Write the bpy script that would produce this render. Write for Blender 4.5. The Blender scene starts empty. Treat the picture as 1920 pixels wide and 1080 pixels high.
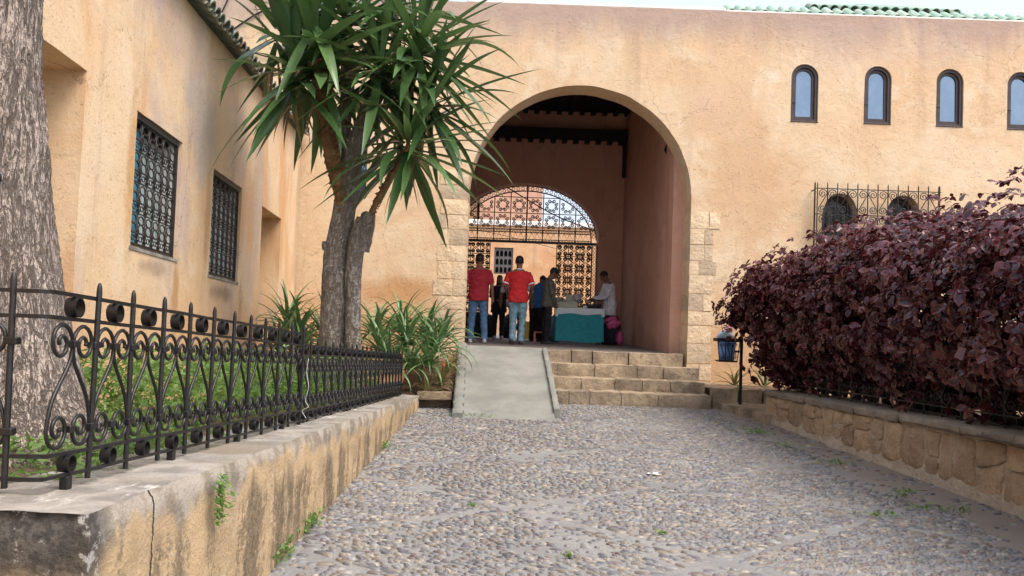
import bpy, bmesh, math, random
import numpy as np
from mathutils import Matrix, Vector, noise, Euler

random.seed(7); rng = np.random.default_rng(7)
PI = math.pi; R = math.radians
scene = bpy.context.scene
COL = scene.collection

# ------------------------------------------------------------------ camera
CAM_H, FPX = 1.4, 1600.0
PITCH = math.atan(55/1600); ROLL = R(2.03)
cam_rot = Matrix.Rotation(PI/2 + PITCH, 3, 'X') @ Matrix.Rotation(ROLL, 3, 'Z')
cd = bpy.data.cameras.new('camera'); cam = bpy.data.objects.new('camera', cd); COL.objects.link(cam)
cam.location = (0, 0, CAM_H); cam.rotation_euler = cam_rot.to_euler()
cd.sensor_width = 36; cd.lens = 36*FPX/1920; cd.clip_end = 2000; cd.clip_start = 0.05
scene.camera = cam
# ------------------------------------------------------------------ world and sun
SUN_EL, SUN_AZ = R(58), R(130)          # azimuth from +Y, clockwise: high, behind the viewer to the right
world = bpy.data.worlds.new('World'); scene.world = world; world.use_nodes = True
wn = world.node_tree; bgn = wn.nodes['Background']
sky = wn.nodes.new('ShaderNodeTexSky'); sky.sky_type = 'NISHITA'; sky.sun_disc = False
sky.sun_elevation = SUN_EL; sky.sun_rotation = SUN_AZ; sky.air_density = 1.0; sky.dust_density = 8.0; sky.ozone_density = 1.0
veil = wn.nodes.new('ShaderNodeMix'); veil.data_type = 'RGBA'; veil.inputs[0].default_value = 0.45   # thin bright cloud veil over the whole sky
veil.inputs[7].default_value = (4.7, 5.1, 5.9, 1)
wn.links.new(sky.outputs[0], veil.inputs[6]); wn.links.new(veil.outputs[2], bgn.inputs[0]); bgn.inputs[1].default_value = 0.15
sd = bpy.data.lights.new('sun', 'SUN'); sun = bpy.data.objects.new('sun', sd); COL.objects.link(sun)
sd.energy = 1.15; sd.angle = R(32); sd.color = (1.0, 0.95, 0.87)
sdir = Vector((math.sin(SUN_AZ)*math.cos(SUN_EL), math.cos(SUN_AZ)*math.cos(SUN_EL), math.sin(SUN_EL)))
sun.rotation_euler = sdir.to_track_quat('Z', 'Y').to_euler(); sun.location = (0, -5, 20)
scene.view_settings.view_transform = 'Standard'; scene.view_settings.look = 'None'
scene.view_settings.exposure = 1.06; scene.view_settings.gamma = 1.0
scene.render.engine = 'CYCLES'; scene.cycles.use_denoising = True
scene.cycles.max_bounces = 8; scene.cycles.diffuse_bounces = 5

# ------------------------------------------------------------------ helpers
def ray(x, y):
    return cam_rot @ Vector(((x-960)/FPX, -(y-540)/FPX, -1))
def at(x, y, Y):                       # the point at depth Y seen at photo pixel x, y
    d = ray(x, y); p = d*(Y/d.y); return Vector((p.x, Y, CAM_H + p.z))
def ground_z(Y): return 0.012*max(-30.0, min(Y, 12.7))
WM = {}
def wm(o): return WM.get(o.name, Matrix.Identity(4))
def link(o, parent=None, M=None):
    COL.objects.link(o)
    M = M if M is not None else Matrix.Identity(4)
    WM[o.name] = M.copy()
    if parent is not None:
        o.parent = parent; o.matrix_parent_inverse = wm(parent).inverted()
    o.matrix_basis = M
    return o
def tag(o, label=None, cat=None, group=None, kind=None):
    if label: o['label'] = label
    if cat: o['category'] = cat
    if group: o['group'] = group
    if kind: o['kind'] = kind
    return o
def thing(name, label, cat, loc=(0,0,0), group=None):
    o = bpy.data.objects.new(name, None); o.empty_display_size = .1
    link(o, None, Matrix.Translation(Vector(loc)))
    return tag(o, label, cat, group)
def mesh(V, F, mat=None, smooth=False, name='mesh'):
    me = bpy.data.meshes.new(name); me.from_pydata([tuple(v) for v in V], [], F)
    if mat: me.materials.append(mat)
    if smooth: me.polygons.foreach_set('use_smooth', [True]*len(me.polygons))
    me.update(); return me
def obj(name, me, parent=None, M=None):
    return link(bpy.data.objects.new(name, me), parent, M)
def T(x, y, z): return Matrix.Translation((x, y, z))

class MB:
    def __init__(s): s.V = []; s.F = []
    def add(s, V, F, M=None):
        b = len(s.V); s.V += [(M @ Vector(v)) if M is not None else Vector(v) for v in V]
        s.F += [tuple(i+b for i in f) for f in F]; return s
    def box(s, x0, x1, y0, y1, z0, z1, M=None):
        return s.add([(x0,y0,z0),(x1,y0,z0),(x1,y1,z0),(x0,y1,z0),(x0,y0,z1),(x1,y0,z1),(x1,y1,z1),(x0,y1,z1)],
            [(0,3,2,1),(4,5,6,7),(0,1,5,4),(1,2,6,5),(2,3,7,6),(3,0,4,7)], M)
    def cbox(s, x0, x1, y0, y1, z0, z1, c=.01, M=None, j=0.0):  # chamfered box
        V=[]; F=[]; idx={}
        for sx in (0,1):
            for sy in (0,1):
                for sz in (0,1):
                    p=[(x0,x1)[sx],(y0,y1)[sy],(z0,z1)[sz]]; q=[1-2*sx,1-2*sy,1-2*sz]
                    jj=[random.uniform(-j,j) for _ in range(3)]
                    for a in range(3):
                        v=[p[k]+jj[k]+(0 if k==a else q[k]*c) for k in range(3)]
                        idx[(sx,sy,sz,a)]=len(V); V.append(v)
        I=idx
        for a in range(3):
            b,c2=(a+1)%3,(a+2)%3
            for sg in (0,1):
                def k(u,v):
                    t=[0,0,0]; t[a]=sg; t[b]=u; t[c2]=v; return I[(t[0],t[1],t[2],a)]
                f=(k(0,0),k(1,0),k(1,1),k(0,1)); F.append(f if sg else f[::-1])
        for a in range(3):     # edges along axis a
            b,c2=(a+1)%3,(a+2)%3
            for u in (0,1):
                for v in (0,1):
                    def k(w,ax):
                        t=[0,0,0]; t[a]=w; t[b]=u; t[c2]=v; return I[(t[0],t[1],t[2],ax)]
                    F.append((k(0,b),k(1,b),k(1,c2),k(0,c2)))
        for sx in (0,1):
            for sy in (0,1):
                for sz in (0,1): F.append(tuple(I[(sx,sy,sz,a)] for a in range(3)))
        return s.add(V,F,M)
    def tube(s, pts, r, n=6, closed=False, M=None, flat=1.0, up=None):
        pts=[Vector(p) for p in pts]; m=len(pts); V=[]; F=[]
        rad=r if isinstance(r,(list,tuple)) else [r]*m
        t0=(pts[1]-pts[0]).normalized()
        u=Vector(up) if up is not None else (Vector((0,0,1)) if abs(t0.z)<.9 else Vector((1,0,0)))
        u=(u-t0*u.dot(t0)).normalized()
        for i in range(m):
            a=pts[i-1] if i>0 else (pts[-1] if closed else pts[0]); b=pts[i+1] if i<m-1 else (pts[0] if closed else pts[-1])
            t=(b-a)
            t=t.normalized() if t.length>1e-9 else t0
            u=(u-t*u.dot(t)); u=u.normalized() if u.length>1e-6 else t.orthogonal().normalized()
            w=t.cross(u)
            for k in range(n):
                an=2*PI*(k+.5)/n; V.append(pts[i]+u*math.cos(an)*rad[i]*flat+w*math.sin(an)*rad[i])
        for i in range(m if closed else m-1):
            for k in range(n):
                j=(i+1)%m; F.append((i*n+k,i*n+(k+1)%n,j*n+(k+1)%n,j*n+k))
        if not closed: F.append(tuple(range(n))[::-1]); F.append(tuple((m-1)*n+k for k in range(n)))
        return s.add(V,F,M)
    def loft(s, secs, n=16, M=None):     # secs: (cx,cy,cz,rx,ry)
        V=[];F=[]; m=len(secs)
        for cx,cy,cz,rx,ry in secs:
            for k in range(n):
                a=2*PI*k/n; V.append((cx+rx*math.cos(a),cy+ry*math.sin(a),cz))
        for i in range(m-1):
            for k in range(n): F.append((i*n+k,i*n+(k+1)%n,(i+1)*n+(k+1)%n,(i+1)*n+k))
        F.append(tuple(range(n))[::-1]); F.append(tuple((m-1)*n+k for k in range(n)))
        return s.add(V,F,M)
    def ball(s, c, rx, ry=None, rz=None, n=10, M=None):
        ry=ry or rx; rz=rz or rx; V=[];F=[]; h=max(4,n//2)
        for i in range(1,h):
            ph=PI*i/h
            for k in range(n):
                a=2*PI*k/n; V.append((c[0]+rx*math.sin(ph)*math.cos(a),c[1]+ry*math.sin(ph)*math.sin(a),c[2]-rz*math.cos(ph)))
        b=len(V); V.append((c[0],c[1],c[2]-rz)); V.append((c[0],c[1],c[2]+rz))
        for i in range(h-2):
            for k in range(n): F.append((i*n+k,i*n+(k+1)%n,(i+1)*n+(k+1)%n,(i+1)*n+k))
        for k in range(n): F.append((b,(k+1)%n,k)); F.append((b+1,(h-2)*n+k,(h-2)*n+(k+1)%n))
        return s.add(V,F,M)
    def grid(s, fn, nu, nv, M=None, flip=False):
        V=[fn(i/nu,j/nv) for j in range(nv+1) for i in range(nu+1)]; F=[]
        for j in range(nv):
            for i in range(nu):
                f=(j*(nu+1)+i,j*(nu+1)+i+1,(j+1)*(nu+1)+i+1,(j+1)*(nu+1)+i); F.append(f[::-1] if flip else f)
        return s.add(V,F,M)
    def me(s, mat, smooth=False): return mesh(s.V,s.F,mat,smooth)
    def build(s, name, mat, parent=None, smooth=False, M=None): return obj(name, s.me(mat,smooth), parent, M)
def nz(p, sc=1.0, off=0.0): return noise.noise(Vector((p[0]*sc+off,p[1]*sc+off*1.7,p[2]*sc-off)))
def fbm(p, sc=1.0, o=4): return noise.fractal(Vector(p)*sc, 1.0, 2.0, o)
def auto_smooth(me, ang=35):
    bm=bmesh.new(); bm.from_mesh(me)
    for f in bm.faces: f.smooth=True
    for e in bm.edges: e.smooth = (len(e.link_faces)==2 and e.calc_face_angle(0)<R(ang))
    bm.to_mesh(me); bm.free(); return me
def recalc(me):
    bm=bmesh.new(); bm.from_mesh(me); bmesh.ops.recalc_face_normals(bm, faces=bm.faces); bm.to_mesh(me); bm.free(); return me

def wobble(pts, step=.12, amp=.004, seed=0.0):
    out=[]
    for i in range(len(pts)):
        a=Vector(pts[i]); b=Vector(pts[(i+1)%len(pts)]); L=(b-a).length; n=max(1,int(L/step))
        for k in range(n):
            p=a+(b-a)*(k/n)
            out.append((p.x+amp*noise.noise(Vector((p.x*3.1,p.y*3.1,seed))), p.y+amp*noise.noise(Vector((p.x*3.1,p.y*3.1,seed+9)))))
    return out
TMP = bpy.data.scenes.new('tmp')
def evaluated(o):
    TMP.collection.objects.link(o); vl=TMP.view_layers[0]
    with bpy.context.temp_override(scene=TMP,view_layer=vl): dg=bpy.context.evaluated_depsgraph_get()
    dg.update(); me=bpy.data.meshes.new_from_object(o.evaluated_get(dg)); return me
def slab(outer, holes, thick, fmap, mat):
    """flat outline (u, v) with holes, extruded by thick; fmap(u, v, w in 0..thick) -> world point"""
    cu=bpy.data.curves.new('tmp','CURVE'); cu.dimensions='2D'; cu.fill_mode='BOTH'; cu.extrude=thick/2
    for lp in [outer]+holes:
        sp=cu.splines.new('POLY'); sp.points.add(len(lp)-1)
        for p,q in zip(sp.points,lp): p.co=(q[0],q[1],0,1)
        sp.use_cyclic_u=True
    o=bpy.data.objects.new('tmp',cu); me=evaluated(o)
    bpy.data.objects.remove(o); bpy.data.curves.remove(cu)
    for v in me.vertices: v.co=fmap(v.co.x,v.co.y,v.co.z+thick/2)
    me.materials.clear(); me.materials.append(mat)
    bm=bmesh.new(); bm.from_mesh(me); bmesh.ops.remove_doubles(bm,verts=bm.verts,dist=.0005)
    bmesh.ops.recalc_face_normals(bm,faces=bm.faces)
    for f in bm.faces: f.smooth=False
    bm.to_mesh(me); bm.free(); return me
def remesh(V, F, vox, smooth=2, wrinkle=0.0):
    me=mesh(V,F); o=bpy.data.objects.new('tmp',me)
    m=o.modifiers.new('r','REMESH'); m.mode='VOXEL'; m.voxel_size=vox
    if smooth: sm=o.modifiers.new('s','SMOOTH'); sm.iterations=smooth; sm.factor=.5
    out=evaluated(o)
    bpy.data.objects.remove(o); bpy.data.meshes.remove(me)
    if wrinkle:
        n_=len(out.vertices); co=np.zeros(n_*3); no=np.zeros(n_*3); out.vertices.foreach_get('co',co); out.vertices.foreach_get('normal',no); co=co.reshape(-1,3); no=no.reshape(-1,3)
        am=np.array([noise.noise(Vector((p[0]*9,p[1]*9,p[2]*16)))+.6*noise.noise(Vector((p[0]*22,p[1]*22,p[2]*30))) for p in co])
        out.vertices.foreach_set('co',(co+no*(wrinkle*am)[:,None]).ravel()); out.update()
    out.polygons.foreach_set('use_smooth',[True]*len(out.polygons)); return out
def arch_pts(cx, zs, r, n=28, b=None):   # from right spring over the crown to the left spring
    b=b or r
    return [(cx+r*math.cos(PI*k/n), zs+b*math.sin(PI*k/n)) for k in range(n+1)]

# ------------------------------------------------------------------ materials
class NT:
    def __init__(s, name):
        s.m=bpy.data.materials.new(name); s.m.use_nodes=True; s.t=s.m.node_tree; s.b=s.t.nodes['Principled BSDF']
    def n(s, typ, ins=None, **pr):
        nd=s.t.nodes.new('ShaderNode'+typ)
        for k,v in pr.items(): setattr(nd,k,v)
        for k,v in (ins or {}).items(): s.set(nd.inputs[k],v)
        return nd
    def set(s, sock, v):
        if hasattr(v,'is_output'): s.t.links.new(v,sock)
        else:
            if isinstance(v,(tuple,list)) and len(v)==3 and sock.type=='RGBA': v=(*v,1)
            sock.default_value=v
    def pos(s, scale=(1,1,1), obj=False):
        src=s.n('TexCoord').outputs['Object'] if obj else s.n('NewGeometry').outputs['Position']
        return s.n('VectorMath',{0:src,1:scale},operation='MULTIPLY').outputs[0]
    def noise(s, vec, scale, detail=4, rough=.55, dist=0.0):
        return s.n('TexNoise',{'Vector':vec,'Scale':scale,'Detail':detail,'Roughness':rough,'Distortion':dist}).outputs['Fac']
    def ramp(s, f, a, b, lo=0., hi=1.):
        return s.n('MapRange',{0:f,1:a,2:b,3:lo,4:hi},interpolation_type='SMOOTHSTEP').outputs[0]
    def mix(s, f, a, b, mode='MIX'):
        nd=s.n('Mix',data_type='RGBA',blend_type=mode); s.set(nd.inputs[0],f); s.set(nd.inputs[6],a); s.set(nd.inputs[7],b); return nd.outputs[2]
    def math(s, op, a, b=0.0): return s.n('Math',{0:a,1:b},operation=op).outputs[0]
    def out(s, col=None, rough=None, bump=None, bs=.3, bd=.01, **kw):
        if col is not None: s.set(s.b.inputs['Base Color'],col)
        if rough is not None: s.set(s.b.inputs['Roughness'],rough)
        if bump is not None: s.set(s.b.inputs['Normal'], s.n('Bump',{'Height':bump,'Strength':bs,'Distance':bd}).outputs[0])
        for k,v in kw.items(): s.set(s.b.inputs[k.replace('_',' ')],v)
        return s.m
def xyz(g, v): return g.n('SeparateXYZ',{0:v}).outputs

def plaster(name, a, b, c, stain_top=None, low=None, streak=.35, pits=.5, dirt=(.30,.20,.15), wash=0., blobs=(), axis='X', bs=.8):
    g=NT(name); P=g.pos(); X,Y,Z=xyz(g,P)
    big=g.noise(P,.5,4,.6,.5); mid=g.noise(P,1.7,8,.68,.4); fine=g.noise(P,9,8,.65); grit=g.noise(P,55,4,.6)
    col=g.mix(g.ramp(big,.42,.60),a,b); col=g.mix(g.ramp(mid,.46,.62,0,.9),col,c)
    col=g.mix(g.ramp(fine,.52,.75,0,.4),col,b)
    st=g.noise(g.pos((1.6,1.6,.16)),1.5,7,.65,.2)
    col=g.mix(g.ramp(st,.54,.72,0,streak),col,dirt)
    if wash:
        ws=g.noise(g.pos((.8,.8,.5)),.9,7,.62,.5); col=g.mix(g.ramp(ws,.46,.62,0,wash),col,(.47,.37,.33))
        wo=g.noise(g.pos((1.1,1.1,.35)),1.3,7,.62,.4); col=g.mix(g.ramp(wo,.52,.66,0,wash),col,(.60,.34,.16))
    for (bu,bz,ru,rz_,bc,bf) in blobs:      # single stains and repairs with a place and shape of their own
        du=g.math('DIVIDE',g.math('SUBTRACT',X if axis=='X' else Y,bu),ru); dz_=g.math('DIVIDE',g.math('SUBTRACT',Z,bz),rz_)
        rr=g.math('ADD',g.math('SQRT',g.math('ADD',g.math('MULTIPLY',du,du),g.math('MULTIPLY',dz_,dz_))),g.math('MULTIPLY',g.math('SUBTRACT',g.noise(P,1.1+.6/max(ru,.2),7,.65,.3),.5),2.2))
        col=g.mix(g.ramp(rr,1.35,.30,0,bf),col,bc)
    pt=g.n('TexNoise',{'Vector':g.pos((1,1,1.7)),'Scale':15,'Detail':7,'Roughness':.78}).outputs['Fac']
    pm=g.ramp(pt,.60,.67); col=g.mix(g.math('MULTIPLY',pm,pits),col,(dirt[0]*.7,dirt[1]*.62,dirt[2]*.55))
    sp_=g.n('TexNoise',{'Vector':g.pos((1,1,1.3)),'Scale':46,'Detail':5,'Roughness':.75}).outputs['Fac']; sm_=g.math('MULTIPLY',g.ramp(sp_,.57,.66),g.ramp(g.noise(P,3.5,4),.36,.54))
    col=g.mix(g.math('MULTIPLY',sm_,pits*.8),col,(dirt[0]*.6,dirt[1]*.52,dirt[2]*.48))
    vc=g.n('TexVoronoi',{'Vector':g.n('VectorMath',{0:g.pos((1,1,.8)),1:g.n('VectorMath',{0:g.n('TexNoise',{'Vector':P,'Scale':2.2,'Detail':6,'Roughness':.7}).outputs['Color'],1:(.5,.5,.5)},operation='MULTIPLY').outputs[0]},operation='ADD').outputs[0],'Scale':.75},feature='DISTANCE_TO_EDGE').outputs['Distance']
    ckm=g.math('MULTIPLY',g.ramp(vc,.0045,.001),g.ramp(g.noise(P,.9,3),.50,.58)); col=g.mix(g.math('MULTIPLY',ckm,.6),col,(.16,.10,.07))
    if stain_top:
        z0,z1,sc=stain_top
        f=g.ramp(g.math('ADD',Z,g.math('MULTIPLY',g.noise(g.pos((2.2,2.2,.5)),1.1,6,.65),1.1)),z0+.55,z1+.55,0,.78)
        col=g.mix(f,col,sc)
    if low:
        z0,z1,sc=low
        f=g.ramp(g.math('ADD',Z,g.math('MULTIPLY',g.noise(P,1.3,6,.6),1.2)),z1+.6,z0+.6,0,.7); col=g.mix(f,col,sc)
    h=g.math('ADD',g.math('MULTIPLY',fine,.7),g.math('MULTIPLY',grit,.35)); h=g.math('SUBTRACT',h,g.math('MULTIPLY',pm,.45))
    h=g.math('SUBTRACT',g.math('ADD',h,g.math('MULTIPLY',mid,1.2)),g.math('MULTIPLY',sm_,.3))
    return g.out(col,.92,h,bs,.022)
def speckle(name, a, b, c=None, scale=6, rough=.85, bump=.3, bd=.008, fine=40, obj=False):
    g=NT(name); P=g.pos(obj=obj); f1=g.noise(P,scale,6,.62); f2=g.noise(P,fine,5,.65)
    col=g.mix(g.ramp(f1,.38,.64),a,b)
    if c: col=g.mix(g.ramp(f2,.55,.72,0,.8),col,c)
    rnd=g.n('ObjectInfo').outputs['Random']; col=g.mix(1.0,col,g.n('CombineColor',{0:g.ramp(rnd,0,1,.76,1.12),1:g.ramp(rnd,0,1,.76,1.10),2:g.ramp(rnd,0,1,.78,1.06)}).outputs[0],'MULTIPLY')
    return g.out(col,rough,g.math('ADD',f2,g.math('MULTIPLY',f1,1.5)),bump,bd)
def plain(name, a, rough=.6, var=.25, scale=12, metal=0., bump=.15, sheen=0.):
    g=NT(name); P=g.pos(); f=g.noise(P,scale,5,.6)
    col=g.mix(g.ramp(f,.3,.7),tuple(x*(1-var) for x in a),tuple(min(1,x*(1+var)) for x in a))
    return g.out(col,rough,f,bump,.006,Metallic=metal)
def leafmat(name, a, b, rim=None, rough=.38, under=None, attr=False, trans=.25):
    g=NT(name); rnd=g.n('ObjectInfo').outputs['Random']
    f=rnd
    if attr:
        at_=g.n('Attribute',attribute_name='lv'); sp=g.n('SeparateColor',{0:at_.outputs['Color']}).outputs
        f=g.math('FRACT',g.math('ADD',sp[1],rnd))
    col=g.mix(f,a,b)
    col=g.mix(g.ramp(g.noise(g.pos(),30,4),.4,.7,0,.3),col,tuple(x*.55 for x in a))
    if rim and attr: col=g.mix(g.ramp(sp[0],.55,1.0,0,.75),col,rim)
    if under: col=g.mix(g.n('NewGeometry').outputs['Backfacing'],col,under)
    g.out(col,rough)
    if trans:
        tr=g.n('BsdfTranslucent',{'Color':g.mix(.5,col,tuple(min(1,x*2.2) for x in b))})
        mx=g.n('MixShader',{0:trans,1:g.b.outputs[0],2:tr.outputs[0]})
        o=[n for n in g.t.nodes if n.type=='OUTPUT_MATERIAL'][0]; g.t.links.new(mx.outputs[0],o.inputs[0])
    return g.m

M = {}
M['front']=plaster('front_plaster',(.68,.505,.325),(.65,.45,.275),(.70,.55,.38),stain_top=(5.70,6.45,(.38,.27,.24)),low=(.9,1.9,(.58,.33,.16)),blobs=((3.75,3.75,.75,1.1,(.58,.37,.21),.75),(3.3,4.9,.6,.5,(.62,.42,.28),.6),(-1.75,1.75,.75,.22,(.52,.29,.13),.85),(5.6,5.9,1.6,.35,(.60,.43,.32),.6),(4.15,5.45,.16,.10,(.76,.62,.47),.7),(7.5,4.2,1.2,.5,(.74,.57,.40),.6)),streak=.28,pits=.85,dirt=(.36,.23,.15))
M['left']=plaster('left_plaster',(.69,.51,.325),(.66,.45,.26),(.70,.545,.375),low=(.9,1.7,(.62,.36,.17)),axis='Y',bs=.45,blobs=((8.45,3.35,.62,.75,(.37,.345,.345),.65),(9.9,3.3,.5,.7,(.40,.34,.32),.5),(7.6,3.9,1.1,.32,(.40,.31,.28),.5),(11.0,3.0,.3,.9,(.38,.31,.28),.6),(7.95,1.45,.10,.42,(.42,.22,.09),.85),(10.35,1.4,.10,.35,(.40,.22,.10),.8),(6.75,2.5,.10,.75,(.50,.28,.11),.8),(8.85,2.3,.10,.6,(.50,.29,.13),.7),(9.6,1.55,.5,.10,(.20,.15,.12),.7),(7.4,1.72,.45,.08,(.24,.18,.14),.6)),streak=.6,pits=.6,wash=.8,dirt=(.36,.24,.17))
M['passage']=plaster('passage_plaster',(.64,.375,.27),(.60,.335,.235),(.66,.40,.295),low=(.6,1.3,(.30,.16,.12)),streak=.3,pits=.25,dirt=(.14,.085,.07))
M['court']=plaster('court_plaster',(.66,.40,.22),(.62,.35,.18),(.68,.46,.28),streak=.45,pits=.3)
M['salmon']=plaster('salmon_plaster',(.58,.34,.24),(.55,.31,.21),(.60,.38,.28),pits=.2)
M['quoin']=speckle('quoin_stone',(.58,.44,.29),(.67,.53,.37),(.45,.33,.21),5,.9,.9,.02,22)
M['step']=speckle('step_stone',(.22,.17,.12),(.38,.30,.205),(.11,.09,.07),4,.9,1.0,.02,20)
M['concrete']=speckle('ramp_concrete',(.155,.16,.15),(.205,.21,.195),(.11,.11,.10),2.4,.9,.35,.006,45)
M['floor']=speckle('passage_floor_stone',(.13,.11,.10),(.19,.165,.15),(.09,.08,.075),5,.7,.4,.006,30)
M['earth']=speckle('earth',(.13,.085,.05),(.22,.15,.095),(.07,.045,.03),3,.95,1.0,.03,20)
M['iron']=plain('black_iron',(.0085,.0085,.010),.42,.4,30,0.0,.3)
M['rustiron']=plain('dull_iron',(.022,.018,.017),.6,.4,30,0.0,.3)
M['wood_dark']=plain('dark_wood',(.008,.008,.010),.7,.4,8)
M['frame_wood']=plain('brown_window_wood',(.045,.030,.028),.5,.3,9)
M['white']=plain('white_paint',(.74,.74,.72),.6,.08,7)
M['strip']=plain('white_lime_strip',(.80,.78,.74),.85,.08,5)
M['bluepaint']=plain('blue_shutter_paint',(.08,.38,.56),.5,.2,6)
M['curtain']=plain('pale_curtain',(.62,.73,.73),.8,.15,4)
M['black']=plain('unlit_room_black',(.012,.012,.014),.9,.1,3)  # black colour standing in for unlit interiors
g=NT('reflecting_glass'); M['glass']=g.out(g.mix(g.ramp(g.noise(g.pos((1,1,.6)),5,5,.65,.4),.4,.65),(.18,.25,.335),(.21,.28,.37)),.08,g.noise(g.pos(),4.5,3),.10,.02,Metallic=.75)  # blue clouding in the colour imitates uneven sky reflection
g=NT('window_glass'); M['pane']=g.out((.05,.06,.065),.08,g.noise(g.pos(),2.5,2),.05,.01)
def tile_mat(name,a,b,c):
    g=NT(name); rnd=g.n('ObjectInfo').outputs['Random']; P=g.pos()
    col=g.mix(rnd,a,b); col=g.mix(g.ramp(g.noise(P,11,6,.65),.47,.66,0,.8),col,c)
    return g.out(col,.45,g.noise(P,40,4),.3,.006)
M['tile']=tile_mat('green_glazed_tile',(.22,.36,.27),(.30,.43,.34),(.52,.47,.36))
M['eavetile']=tile_mat('weathered_eave_tile',(.27,.25,.19),(.20,.25,.20),(.10,.085,.07))
# pavement cement
g=NT('pavement_cement'); P=g.pos(); f1=g.noise(P,1.1,6,.6); f2=g.noise(P,22,6,.7); f3=g.noise(P,5,5)
col=g.mix(g.ramp(f1,.36,.64),(.178,.176,.174),(.24,.234,.224)); col=g.mix(g.ramp(f2,.5,.72,0,.7),col,(.12,.108,.10)); col=g.mix(g.ramp(f3,.56,.72,0,.55),col,(.28,.26,.235))
X,Y,Z=xyz(g,P); edge=g.ramp(g.math('ADD',X,g.math('MULTIPLY',f3,.5)),3.05,3.55,0,.65); col=g.mix(edge,col,(.25,.19,.135))
M['cement']=g.out(col,.8,g.math('ADD',f2,f3),.6,.012)
g=NT('cobble'); at_=g.n('Attribute',attribute_name='pc').outputs['Color']; P=g.pos(); f=g.noise(P,60,5,.6)
col=g.mix(g.ramp(f,.45,.7,0,.45),at_,g.mix(1.0,at_,(.6,.6,.6),'MULTIPLY')); col=g.mix(g.ramp(g.noise(P,2.2,5),.55,.75,0,.5),col,(.235,.20,.16))
M['cobble']=g.out(col,.48,f,.2,.003)
# rendered planter wall on the left: weathered render, moss-dark streaks, grey coping
g=NT('left_planter_render'); P=g.pos(); X,Y,Z=xyz(g,P)
top=g.math('ADD',g.math('MULTIPLY',Y,-.0542),.796+.0542*2.45)      # height of the coping at this spot
dz=g.math('SUBTRACT',top,Z)                                        # depth below the coping
base=g.mix(g.ramp(g.noise(P,2.6,6,.6),.38,.62),(.52,.375,.215),(.43,.31,.18)); base=g.mix(g.ramp(g.noise(P,9,7,.65),.5,.7,0,.6),base,(.56,.44,.295))
sv=g.noise(g.pos((3.1,3.1,.42)),1.25,5,.62,.2); sf=g.noise(P,24,8,.8)
sm=g.ramp(g.math('ADD',sv,g.math('MULTIPLY',g.math('SUBTRACT',sf,.5),.85)),.44,.54,0,1)
fade=g.ramp(g.math('ADD',dz,g.math('MULTIPLY',g.math('SUBTRACT',g.noise(g.pos((3,3,.1)),1.6,3),.5),.5)),.10,.24)
col=g.mix(g.math('MULTIPLY',g.math('MULTIPLY',sm,fade),.86),base,g.mix(g.ramp(sf,.4,.62),(.065,.052,.036),(.24,.18,.11)))
capm=g.ramp(g.math('ADD',dz,g.math('MULTIPLY',g.math('SUBTRACT',g.noise(g.pos((2.4,2.4,1.4)),1.5,6,.65),.5),.42)),.12,.05)
col=g.mix(g.math('MULTIPLY',capm,.8),col,g.mix(g.ramp(g.noise(P,6,6),.4,.6),(.17,.155,.135),(.36,.335,.30)))
dm=g.math('MULTIPLY',g.ramp(Y,2.62,2.48),g.ramp(g.math('ADD',dz,g.math('MULTIPLY',g.noise(P,4,6,.65),.14)),.33,.22))
col=g.mix(g.math('MULTIPLY',dm,.92),col,g.mix(g.ramp(g.noise(P,9,7,.75),.57,.63),g.mix(g.ramp(g.noise(P,30,5,.7),.42,.6),(.022,.022,.022),(.085,.078,.07)),(.40,.39,.37)))
col=g.mix(g.math('MULTIPLY',g.ramp(Y,2.55,2.47),g.ramp(dz,.24,.34,0,.75)),col,g.mix(g.ramp(sf,.4,.6),(.11,.075,.045),(.30,.20,.12)))
ck=g.math('ABSOLUTE',g.math('SUBTRACT',g.math('ADD',Y,g.math('MULTIPLY',g.math('SUBTRACT',g.noise(g.pos((0,0,1)),7,5,.7),.5),.10)),2.92))
ckm=g.math('MULTIPLY',g.ramp(ck,.0075,.003),g.ramp(X,-1.35,-1.3)); col=g.mix(ckm,col,(.03,.025,.02))
hh=g.math('SUBTRACT',g.math('ADD',g.math('MULTIPLY',sf,.8),g.noise(P,60,4,.6)),g.math('MULTIPLY',ckm,3.)); M['render']=g.out(col,.93,hh,.7,.014)
g=NT('weathered_coping'); P=g.pos(); f1=g.noise(P,3.2,7,.65); f2=g.noise(g.pos((2,.7,1)),5,7,.7); f3=g.noise(P,40,5,.65)
col=g.mix(g.ramp(f1,.38,.60),(.19,.175,.155),(.34,.315,.28)); col=g.mix(g.ramp(f2,.57,.66,0,.9),col,(.50,.485,.45)); col=g.mix(g.ramp(f3,.56,.7,0,.6),col,(.15,.13,.11)); col=g.mix(g.ramp(g.noise(P,1.3,5),.52,.68,0,.7),col,(.20,.16,.11))
M['coping']=g.out(col,.93,g.math('ADD',f3,f2),.6,.012)
M['rubble']=speckle('rubble_stone',(.36,.25,.155),(.45,.33,.21),(.26,.18,.115),6,.92,1.0,.025,22)
M['mortar']=speckle('rubble_mortar',(.34,.28,.21),(.43,.36,.28),(.22,.17,.13),4,.95,1.0,.03,18)
M['rcoping']=speckle('right_coping_stone',(.25,.21,.165),(.35,.30,.235),(.15,.125,.10),3,.92,.8,.02,22)
g=NT('grey_bark'); n1=g.noise(g.pos((1,1,.13)),30,5,.6,.5); n2=g.noise(g.pos((1,1,.25)),62,4,.6,.3)
fis=g.math('MULTIPLY',g.ramp(g.math('ABSOLUTE',g.math('SUBTRACT',n1,.5)),.0,.05),g.ramp(g.math('ABSOLUTE',g.math('SUBTRACT',n2,.5)),.0,.05,.55,1)); f2=g.noise(g.pos(),38,6,.7); f3=g.noise(g.pos((1,1,.5)),4,5)
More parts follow.
